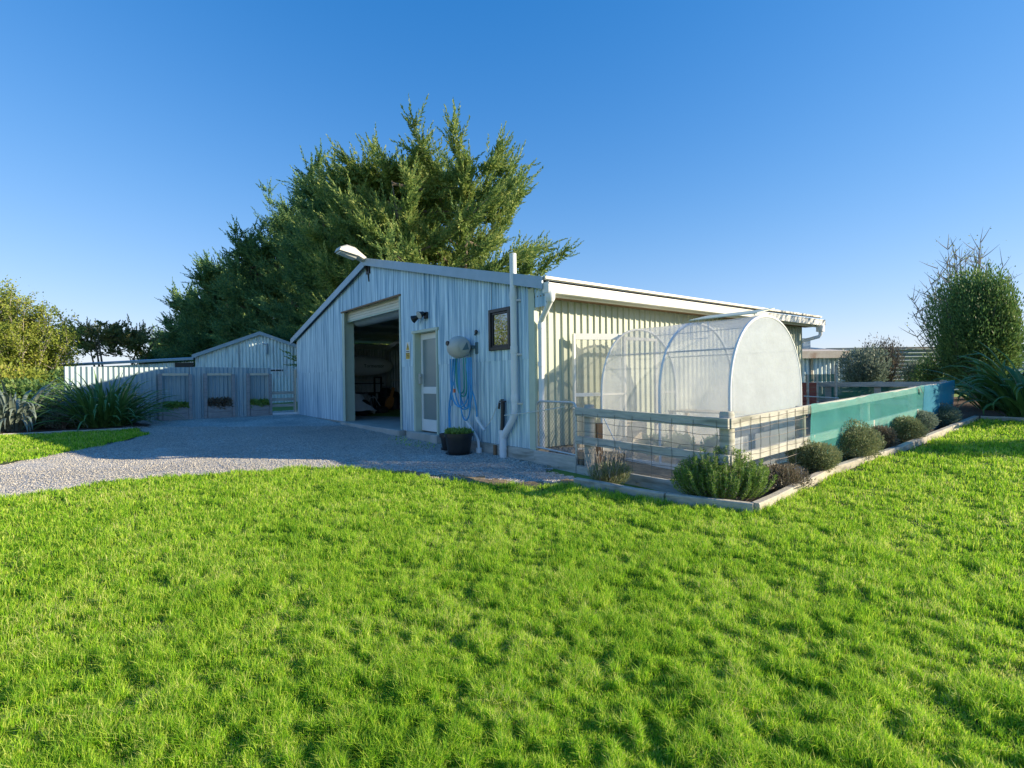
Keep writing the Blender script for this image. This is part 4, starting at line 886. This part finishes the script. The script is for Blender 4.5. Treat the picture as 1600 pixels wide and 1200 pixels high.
corr('front_wall',zincold,ln,'x',.10,-9.9,-hw-.15,lambda u:.4,lambda u:2.66+(u+hw)*.055,pitch=.16,amp=.02,seg=6,fr=F2)
mb=MB(F2); z_=lambda u:2.83+(u+hw)*.055
mb.add([(-10.3,-.15,z_(-10.3)-.10),(-hw-.1,-.15,z_(-hw)-.10),(-hw-.1,4,z_(-hw)+.2),(-10.3,4,z_(-10.3)+.2),(-10.3,-.15,z_(-10.3)),(-hw-.1,-.15,z_(-hw)),(-hw-.1,4,z_(-hw)+.3),(-10.3,4,z_(-10.3)+.3)],[(0,3,2,1),(4,5,6,7),(0,1,5,4),(1,2,6,5),(2,3,7,6),(3,0,4,7)]); mb.build('roof',cap,ln)
mb=MB(F2); mb.box(-hw-.95,-hw-.15,.03,.08,1.0,2.6); mb.build('dark_opening_panel',dark,ln)  # solid dark panel, coloured as the unlit inside of an opening
# ------------------------------------------------------------------ inside the shed
t=thing('boat_hull','pale upturned boat hull stored on a rack inside the shed','boat',1,12.2,1.7,fr=SH)
mb=MB(); ns=22
for i in range(ns+1):
    f=i/ns; s=-0.0+3.20*f+.12; tap=(1-max(0,(f-.52)/.48)**2.6)**.5 if f<1 else 0.0
    tap=max(tap,.02); hh=.375*tap; ww=.36*tap; cz=2.09+.02*f
    for j in range(16):
        a=2*math.pi*j/16; mb.v.append((s,12.35-ww*math.copysign(abs(math.cos(a))**.8,math.cos(a)),cz+hh*math.copysign(abs(math.sin(a))**.85,math.sin(a))))
for i in range(ns):
    for j in range(16): mb.f.append((i*16+j,i*16+(j+1)%16,(i+1)*16+(j+1)%16,(i+1)*16+j))
mb.f+=[tuple(range(16)),tuple(ns*16+j for j in range(16))]
mb.build('hull',kay,t,True)
tc=bpy.data.curves.new('hull_lettering','FONT'); tc.body='Tormentor'; tc.size=.17; tc.extrude=.003; tc.align_x='CENTER'
to=bpy.data.objects.new('tmp',tc); link(to); dg=bpy.context.evaluated_depsgraph_get(); me=bpy.data.meshes.new_from_object(to.evaluated_get(dg)); bpy.data.objects.remove(to)
me.transform(Matrix.Translation((2.40,11.985,2.05))@Matrix.Rotation(R(90),4,'X')); finish('hull_lettering',me,black,t,SH)
t=thing('storage_rack','dark steel rack under the boat hull','rack',2,12.4,.4,fr=SH)
mb=MB()
for s in (.5,1.6,2.7):
    mb.box(s-.025,s+.025,12.05,12.10,.4,1.70); mb.box(s-.025,s+.025,12.65,12.70,.4,1.70); mb.box(s-.02,s+.02,12.05,12.7,1.66,1.71)
mb.box(.4,2.8,12.05,12.09,1.1,1.14); mb.box(.4,2.8,12.05,12.09,1.45,1.48); mb.build('frame',dark,t)
t=thing('covered_vehicle','low vehicle under a white dust sheet inside the shed doorway','covered vehicle',1,10.8,.4,fr=SH)
mb=MB(); nx,ny=26,18
for i in range(nx+1):
    for j in range(ny+1):
        u=i/nx;v=j/ny; s=-.3+2.05*u; y=10.3+1.5*v
        e=min(1,min(v,1-v)*6); eu=min(1,(1-u)*5.0); top=.98+.42*math.exp(-((s-.4)/.75)**2)
        z=.58+(top-.58)*(e**.6)*(eu**.6)+.02*math.sin(9*s+5*y)+.018*math.sin(23*y+4*s)*(1-e*.7)
        if u>.93 and .1<v<.45: z-=.12
        mb.v.append((max(s,.02),y-(.08 if v==0 else 0)+.02*math.sin(14*s),z))
for i in range(nx):
    for j in range(ny): q=i*(ny+1)+j; mb.f.append((q,q+ny+1,q+ny+2,q+1))
mb.build('dust_sheet',cloth,t,True,nonorm=True)
mb=MB(); mb.box(.1,1.55,10.45,11.65,.50,.90,.05); mb.build('body',dark,t)
for s in (.45,1.35):
    mb=MB(); mb.lathe([(0,0),(.24,0),(.27,.04),(.27,.16),(.24,.2),(0,.2)],(s,10.4,.67),'y',20); mb.build('wheel',black,t,True)
t=thing('exercise_bike','dark exercise bike standing in front of the rack','exercise bike',2.45,11.8,.42,fr=SH)
mb=MB(); mb.tube([(2.1,11.8,.45),(2.9,11.8,.45)],.03,8); mb.tube([(2.15,11.5,.44),(2.15,12.1,.44)],.03,8); mb.tube([(2.85,11.5,.44),(2.85,12.1,.44)],.03,8); mb.tube([(2.3,11.8,.5),(2.2,11.8,1.05)],.025,8); mb.tube([(2.7,11.8,.5),(2.8,11.8,1.3)],.025,8); mb.build('frame',dark,t,True)
mb=MB(); mb.lathe([(0,-.05),(.22,-.05),(.24,0),(.22,.05),(0,.05)],(2.62,11.8,.75),'y',20); mb.build('flywheel',black,t,True)
mb=MB(); mb.box(2.08,2.36,11.72,11.88,1.04,1.11,.03); mb.build('seat',black,t)
mb=MB(); mb.tube([(2.75,11.55,1.3),(2.8,11.7,1.33),(2.8,11.9,1.33),(2.75,12.05,1.3)],.018,6); mb.build('handlebar',galv,t,True)
t=thing('golf_stand','thin bright metal trestle legs beside the bike','stand',2.2,11.3,.42,fr=SH)
mb=MB(); mb.tube([(2.1,11.3,1.0),(2.42,11.25,.48)],.014,6); mb.tube([(1.95,11.35,.95),(1.80,11.3,.6)],.012,6); mb.tube([(1.95,11.35,.95),(2.12,11.3,1.0)],.012,6); mb.build('legs',pvc,t)
org=mat('orange_brown_wood',(.42,.15,.04),(.55,.22,.07),scale=4,rough=.4)
t=thing('guitar_case','curved orange-brown wooden instrument leaning among dark bags','instrument',2.75,11.5,.45,fr=SH)
mb=MB(); pr=[]
for i in range(28):
    a=2*math.pi*i/28; r=.20+.035*math.cos(2*a); qx,qz=r*.62*math.cos(a),r*1.5*math.sin(a); pr.append((2.72+qx*.93+qz*.36,.76+qz*.93-qx*.36))
mb.prism(pr,'y',11.38,11.47); mb.build('body',org,t,True)
mb=MB(); mb.bar((2.80,11.43,.98),(2.93,11.5,1.30),.11,.05,(0,1,0)); mb.build('neck',org,t)
for i,(s_,y_,r_x,hh,mm,lb) in enumerate(((3.15,11.9,.33,.75,dark,'tall black sack slumped by the far shed wall'),(3.35,11.4,.30,.45,mat('maroon_bag',(.10,.03,.04),(.16,.06,.07),scale=5,rough=.7),'maroon bag on the shed floor'),(2.95,12.2,.3,.95,dark,'black covered bundle behind the instrument'),(2.2,11.0,.26,.26,dark,'low black tool bag on the concrete floor'))):
    o=thing('storage_bag',lb,'bag',s_,y_,.42,fr=SH); mb=MB(); mb.lathe([(0,0),(r_x*.9,.0),(r_x,hh*.3),(r_x*.85,hh*.7),(r_x*.4,hh*.95),(0,hh)],(s_,y_,.41),n=14); g=np.random.default_rng(i); mb.v=[(v[0]+g.normal()*.015,v[1]+g.normal()*.015,v[2]+g.normal()*.008) for v in mb.v]; mb.build('fabric',mm,o,True)
# ------------------------------------------------------------------ far yard things (right)
fy=thing('rear_yard_fence','pale rail fence across the far end of the yard','fence',8.6,-2,pl(8.6,-2),fr=SH)
for z in (1.30,.90): mb=MB(); mb.box(8.60,8.645,-3.25,-.2,z-.05,z+.06,.004); mb.build('rail',timberh,fy)
for tt in (-3.2,-1.95,-.9): mb=MB(); mb.box(8.65,8.78,tt-.07,tt+.07,.45,1.37,.006); mb.build('post',timber,fy)
mb=MB(); mb.add([(8.66,-3.2,.55),(8.66,-.3,.55),(8.66,-.3,1.26),(8.66,-3.2,1.26)],[(0,1,2,3)]); mb.build('shade_netting',netg,fy,nonorm=True)
t=thing('plant_support','tall garden frame of thin stakes with a green net top','frame',8,-.9,.5,fr=SH)
def atG(px,py,Y): return at(px,py,Y)
mb=MB(WD); 
for px,pt,pb,rr in ((1277,585,632,.022),(1306,570,632,.03),(1262,585,632,.03)): a_=at(px,pt,12.2); mb.tube([(a_[0],12.2,a_[2]),(a_[0],12.2,.6)],rr,6)
mb.build('stakes',timber,t)
a_=at(1258,585,12.25); b_=at(1306,596,12.25); mb=MB(WD); mb.add([(a_[0],12.25,b_[2]),(b_[0],12.25,b_[2]),(b_[0],12.25,a_[2]),(a_[0],12.25,a_[2])],[(0,1,2,3)]); mb.build('net_top',netg,t,nonorm=True)
mb=MB(WD); a_=at(1256,619,12.15); b_=at(1310,622,12.15); mb.tube([(a_[0],12.15,a_[2]),(b_[0],12.15,b_[2])],.012,5); mb.build('cross_wire',rope,t)
a_=at(1263,605,12.6); t=thing('brick_stack','small stack of red bricks behind the greenhouse','bricks',a_[0],12.6,Z(a_[0],12.6))
mb=MB(WD)
for k in range(7): mb.box(a_[0]-.22+.02*(k%2),a_[0]+.16+.02*(k%2),12.5,12.75,.6+.11*k,.70+.11*k,.006)
mb.build('bricks',red,t)
# old neighbouring shed
a_=at(1255,551,18); b_=at(1318,553,18); F3=Fr(a_[0],18,0,R(4)); wd_=b_[0]-a_[0]
t=thing('rear_shed','small old shed with flaking cream roof edge at the back of the yard','shed',.7,0,.9,fr=F3)
corr('wall',zincold,t,'x',.0,-.6,wd_,lambda u:.7,lambda u:2.15,pitch=.15,amp=.02,seg=6,fr=F3)
mb=MB(F3); mb.add([(-.8,-.25,2.12),(wd_+.1,-.25,2.12),(wd_+.1,2.5,2.62),(-.8,2.5,2.62),(-.8,-.25,2.36),(wd_+.1,-.25,2.36),(wd_+.1,2.5,2.68),(-.8,2.5,2.68)],[(0,1,2,3),(4,7,6,5),(0,4,5,1),(1,5,6,2),(2,6,7,3),(3,7,4,0)]); mb.build('roof',rust,t)
mb=MB(F3); mb.box(.25,.33,-.04,-.02,.7,2.1); mb.build('door_post',palewood,t)
mb=MB(F3); mb.box(wd_*.42,wd_*.42+.28,.9,1.15,2.5,2.88); mb.build('chimney',cap,t)
# horizontal corrugated fence, seen as weathered blue-grey boards
a_=at(1305,549,20.5); F4=Fr(a_[0],20.5,0,R(-2))
t=thing('rear_iron_fence','blue-grey fence of horizontal corrugated sheets behind the shrubs','fence',2,0,1,fr=F4)
mb=MB(F4); nz_=90; zs=np.linspace(.7,2.52,nz_)
for i in range(2):
    for z in zs: mb.v.append((-.3+i*9.5,-.03*math.sin(z*2*math.pi/.145),z))
for j in range(nz_-1): mb.f.append((j,nz_+j,nz_+j+1,j+1))
mb.build('iron_sheets',zincfence,t,True,nonorm=True)
mb=MB(F4); mb.box(-.3,9.2,.05,.12,2.50,2.60)
for k in range(5): mb.box(k*2.2,k*2.2+.12,.06,.16,.7,2.6)
mb.build('frame',timber,t)
# ------------------------------------------------------------------ vegetation: macrocarpa row
row=[(684,25.5,166,6.2,125,34,'tallest macrocarpa with loose sunlit sprays right of the roof peak',cyp,(0,0)),
     (606,27.0,182,5.4,130,32,'macrocarpa rising behind the roof peak',cyp,(0,0)),
     (535,31.5,212,5.2,150,28,'dense macrocarpa just left of the roof peak',cypd,(0,0)),
     (470,37,250,4.4,180,19,'dense macrocarpa above the open roller door side of the shed',cypd,(0,0)),
     (408,38,318,4.3,170,18,'clipped macrocarpa directly behind the old gable shed',cypd,(0,0)),
     (352,42,358,4.2,160,18,'clipped macrocarpa left of the old shed peak',cypd,(0,0)),
     (305,46,412,4.0,140,17,'shorter macrocarpa near the far end of the row',cypd,(0,0)),
     (272,51,485,3.8,110,16,'lowest macrocarpa at the far left end of the row',cypd,(0,0))]
for i,(px,Y,py,Rr,nl,npl,lab,mm,le) in enumerate(row):
    a_=at(px,py,Y); zb=Z(a_[0],Y); 
    cypress('macrocarpa_tree',lab,a_[0],Y,a_[2]-zb,Rr,nl,npl,50 if i<3 else 40,mm,100+i,topspread=.45 if i<2 else .35,zb=zb,ww=.066 if i<4 else .09,lw=.21,pl=(.6,1.35) if i<3 else (.6,1.3),jit=.06 if i<3 else .12,dj=.72 if i<3 else 1.0,boost=(0,.16) if i==0 else None)
# open-crowned macrocarpa at left
a_=at(172,512,36); cypress('macrocarpa_tree','small flat-topped macrocarpa with open crown at left beyond the fence',a_[0],36,a_[2]-Z(a_[0],36),3.3,40,11,30,cypr,140,topspread=.9,skirt=.62,zb=Z(a_[0],36),ww=.10,lw=.28,pl=(.5,1.0),openness=1,shr=-.2)
a_=at(240,545,40); cypress('macrocarpa_tree','dark low macrocarpa between the open-crowned tree and the tall row',a_[0],40,a_[2]-Z(a_[0],40),1.5,30,10,26,cypd,141,topspread=.6,skirt=.2,zb=Z(a_[0],40),ww=.11,lw=.3,pl=(.5,1.0),openness=1,shr=.4)
# deciduous tree left
def broad(name,label,x,y,H,Rr,n,m,seed,ls,lw,group=None,bare=0,zb=None,up=.9,stem=None,minh=.12,colw=1.0,nlim=34,nsub=9):
    g=np.random.default_rng(seed); z0=Z(x,y) if zb is None else zb; root=thing(name,label,'tree',x,y,z0,group=group)
    mb=MB(WD); tips=[]
    for k in range(nlim):
        a=k*2.4+g.random(); e=(.15+.85*g.random()); h=H*(1-.42*e**2)*(.7+.3*g.random())
        tip=Vector((x+Rr*e*math.cos(a),y+Rr*e*math.sin(a),z0+h)); b=Vector((x+.06*math.cos(a),y+.06*math.sin(a),z0+H*.06*g.random()))
        mid=b.lerp(tip,.5)+Vector((0,0,-H*.06)); mb.tube([b,mid,tip],[.010*H,.006*H,.004],5,False)
        for q in range(nsub):
            t_=.25+.75*g.random(); p=(b.lerp(mid,t_*2) if t_<.5 else mid.lerp(tip,t_*2-1)); d=Vector((g.normal(),g.normal(),up+abs(g.normal())*.6)).normalized()
            L=Rr*(.22+.25*g.random()); q2=p+d*L; mb.tube([p,p.lerp(q2,.5)+Vector((0,0,-.02)),q2],[.0030*H,.0018*H,.003],4,False); tips.append((p,q2))
    mb.build('trunk',stem or barkp,root)
    if n:
        i=g.integers(0,len(tips),n); f=g.random(n); A_=np.array([t_[0] for t_ in tips]); B_=np.array([t_[1] for t_ in tips])
        P=A_[i]+(B_[i]-A_[i])*(f**.7)[:,None]*1.08+g.normal(size=(n,3))*.09*Rr*colw; P[:,2]=np.maximum(P[:,2],z0+minh*H)
        V,_=leafquads(P,g.normal(size=(n,3))+np.array([0,0,.3]),ls*(.6+.8*g.random(n)),lw*(.7+.6*g.random(n)),g); leafobj('crown',[V],m,root)
    return root
a_=at(28,452,23); broad('leafy_tree','yellow-green leafy tree thinning at the top behind the left flax',a_[0],23,a_[2]-Z(a_[0],23),2.35,60000,autumn,150,.10,.055,nlim=56,nsub=12,colw=.45)
a_=at(-45,470,24); broad('leafy_tree','yellowing tree cut by the left edge of the photo',a_[0],24,a_[2]-Z(a_[0],24),3.0,26000,autumn,151,.10,.055,colw=.5)
broad('leafy_tree','leafy tree further left, seen mirrored in the shed window',-20.5,14.6,5.2,2.6,15000,autumn,152,.11,.06)
for i,(px,Y,rx,h,m,lab,n) in enumerate(((95,19.5,1.5,1.75,hedgem,'dull green bush between the leafy tree and the fence',5200),(10,18.5,1.7,1.8,autumn,'yellow-green bush low at the far left',4200),(50,17,1.2,1.3,hedgem,'dark bush behind the grey flax',3600),(135,20.5,.8,1.6,autumn,'small golden bush at the fence end',2200))):
    a_=at(px,600,Y); bush('bush',lab,'bush',a_[0],Y,rx,rx*.8,h,n,m,160+i,.12,.07)
a_=at(160,660,14.6); flax('flax_plant','big green flax clump beside the gravel drive',a_[0],14.6,330,1.75,flaxm,170,.065,base=.55,arch=.85,tilt=(4,70))
a_=at(22,668,13.6); flax('flax_plant','grey-leaved flax clump at the left edge',a_[0],13.6,220,1.75,flaxg,171,.075,base=.55,arch=1.3,tilt=(8,66))
a_=at(100,668,13.9); bush('bush','small fine-leaved dark shrub between the two left flax clumps','bush',a_[0],13.9,.45,.4,.62,2600,greym,172,.05,.016)
a_=at(82,672,14.6); bush('bush','low shrub tucked behind the dark shrub by the left edging','bush',a_[0],14.8,.5,.4,.5,1500,hedgem,173,.06,.02)
# right: hedge tree and friends
a_=at(1527,420,14.8); bush('hedge_shrub','tall rounded evergreen shrub at the right behind the flax','shrub',a_[0],14.9,1.17,1.1,a_[2]-Z(a_[0],14.9)-.0,52000,hedgem,180,.085,.035,up=.7,lobes=12,fill=.5,rough=.22,twigs=40)
a_=at(1508,368,19); broad('bare_tree','bare twiggy tree with a few gold leaves poking above the round shrub',a_[0],19,a_[2]-Z(a_[0],19),1.65,2600,autumn,181,.07,.04,up=1.0,nlim=70,nsub=18,colw=.5)
for px,Y,n,L,lab,sd_,m in ((1612,10.9,110,1.95,'large drooping flax clump at the right edge',190,flaxm),(1560,12.6,90,1.5,'low flax clump in front of the round shrub',191,flaxm)):
    a_=at(px,650,Y); flax('flax_plant',lab,a_[0],Y,n,L,m,sd_,.10,base=.35,arch=1.2,tilt=(4,52))
a_=at(1350,560,17.2); bush('grey_shrub','silvery grey-green shrub beyond the yard','shrub',a_[0],17.2,.75,.6,1.65,7000,greym,200,.09,.035,zb=.85,up=.5)
a_=at(1383,550,18.2); bush('grey_shrub','taller twiggy golden-topped shrub beyond the yard','shrub',a_[0],18.2,.8,.6,1.95,5200,brownm,201,.08,.022,zb=.9,up=1.2,rough=.5,twigs=60)
a_=at(1432,580,17.6); bush('grey_shrub','low silvery shrub in front of the horizontal iron fence','shrub',a_[0],17.6,.7,.5,1.15,4200,greym,202,.08,.03,zb=.85)
a_=at(1455,575,16); bush('grey_shrub','dark shrub at the foot of the tall round shrub','shrub',a_[0],16,.5,.5,1.3,3200,hedgem,203,.08,.03)
# plants along the fence (front bed)
def G(px,py):
    d=ray(px,py); k=5.
    for i in range(60): k=k*.5+.5*(Z(d[0]*k,d[1]*k)-EYE)/d[2]
    return d[0]*k,d[1]*k
for i,(px,py,rx,h,m,lab,n) in enumerate(((1297,747,.33,.46,lavm,'dark rounded lavender bush at the near end of the teal cloth',7500),(1352,724,.46,.56,lavm,'largest rounded lavender bush in front of the teal cloth',10500),(1398,707,.30,.42,brownm,'small brownish rounded bush beside the largest lavender',4600),(1428,694,.38,.50,lavm,'green rounded lavender bush at the change from lit to shade-coloured teal cloth',8200),(1458,680,.33,.42,greym,'grey rounded bush before the shade-coloured teal cloth',6500),(1484,669,.36,.50,greym,'farthest grey rounded bush at the end of the bed',6500))):
    x,y=G(px,py); x+=-.28*.0; bush('lavender_bush',lab,'bush',x-.12+(.0,.05,-.06,.04,-.02,.06)[i],y+.20-(.02,.0,.05,.0,.04,.0)[i],rx,rx*(.95,.75,.9,1.0,.7,.85)[i],h,int(n*2.2),m,210+i,.032,.011,group='round bushes along the teal cloth',up=.35,lobes=11,rough=.18,fill=.7,stemm=barkp)
x,y=G(1240,772); bush('dry_bush','small brown dried-out bush beside the rosemary','bush',x-.05,y+.15,.33,.28,.34,4200,brownm,220,.035,.010,up=.8,stemm=barkp)
x,y=G(948,762); o=bush('dry_bush','small lavender with dead flower stems by the left fence post','bush',x+.03,y+.08,.30,.24,.30,3600,lavm,221,.05,.009,up=1.3,stemm=barkp)
g=np.random.default_rng(8); mb=MB(WD)
for k in range(46):
    a=g.random()*6.28; r=.24*g.random()**.5; x0,y0=x+.03+r*math.cos(a),y+.08+r*math.sin(a); h=.34+.14*g.random(); lx,ly=g.normal()*.04,g.normal()*.04
    mb.tube([(x0,y0,Z(x0,y0)+.15),(x0+lx,y0+ly,Z(x0,y0)+h)],[.0022,.0018],4,False); mb.tube([(x0+lx,y0+ly,Z(x0,y0)+h),(x0+lx*1.2,y0+ly*1.2,Z(x0,y0)+h+.035)],[.006,.003],5)
mb.build('flower_stems',barkp,o)
def rosemary(x,y,rx,ry,h,n,seed):
    g=np.random.default_rng(seed); z0=Z(x,y); root=thing('rosemary_bush','bright green upright rosemary at the fence corner','bush',x,y,z0); Vs=[]; mb=MB(WD)
    for k in range(n):
        a=g.random()*6.28; r=g.random()**.5; bx,by=x+rx*.55*r*math.cos(a),y+ry*.55*r*math.sin(a); tx,ty=x+rx*r*math.cos(a)+g.normal()*.04,y+ry*r*math.sin(a)+g.normal()*.04
        hh=h*(1-.45*r**2)*(.65+.4*g.random()); p0=np.array([bx,by,z0]); p1=np.array([tx,ty,z0+hh]); q=44
        mb.tube([p0,(p0+p1)/2+np.array([(tx-bx)*.25,(ty-by)*.25,0]),p1],[.004,.003,.002],4,False)
        f=.18+.82*g.random(q*3); c=p0+(p1-p0)*f[:,None]+np.array([(tx-bx),(ty-by),0])*(f*(1-f))[:,None]
        d=g.normal(size=(q*3,3)); d[:,2]=abs(d[:,2])*.5+.5; Vs.append(leafquads(c,d,.028+.016*g.random(q*3),np.full(q*3,.0075),g)[0])
    leafobj('foliage',Vs,rosem,root); mb.build('stems',barkp,root)
x,y=G(1142,790); rosemary(x+.02,y+.26,.54,.38,.60,330,230)
# shade trees beyond the right edge of the photograph (their shadows cross the lawn)
for i,(x,y,h,r) in enumerate(((13.4,7.35,3.0,.75),(14.8,11.4,5.2,2.3))):
    bush('hedge_shrub',('narrow evergreen shrub beyond the right end of the lawn','taller evergreen shrub in the bed past the right flax')[i],'shrub',x,y,r,r,h,(6000,26000)[i],hedgem,240+i,.13,.06,lobes=9)
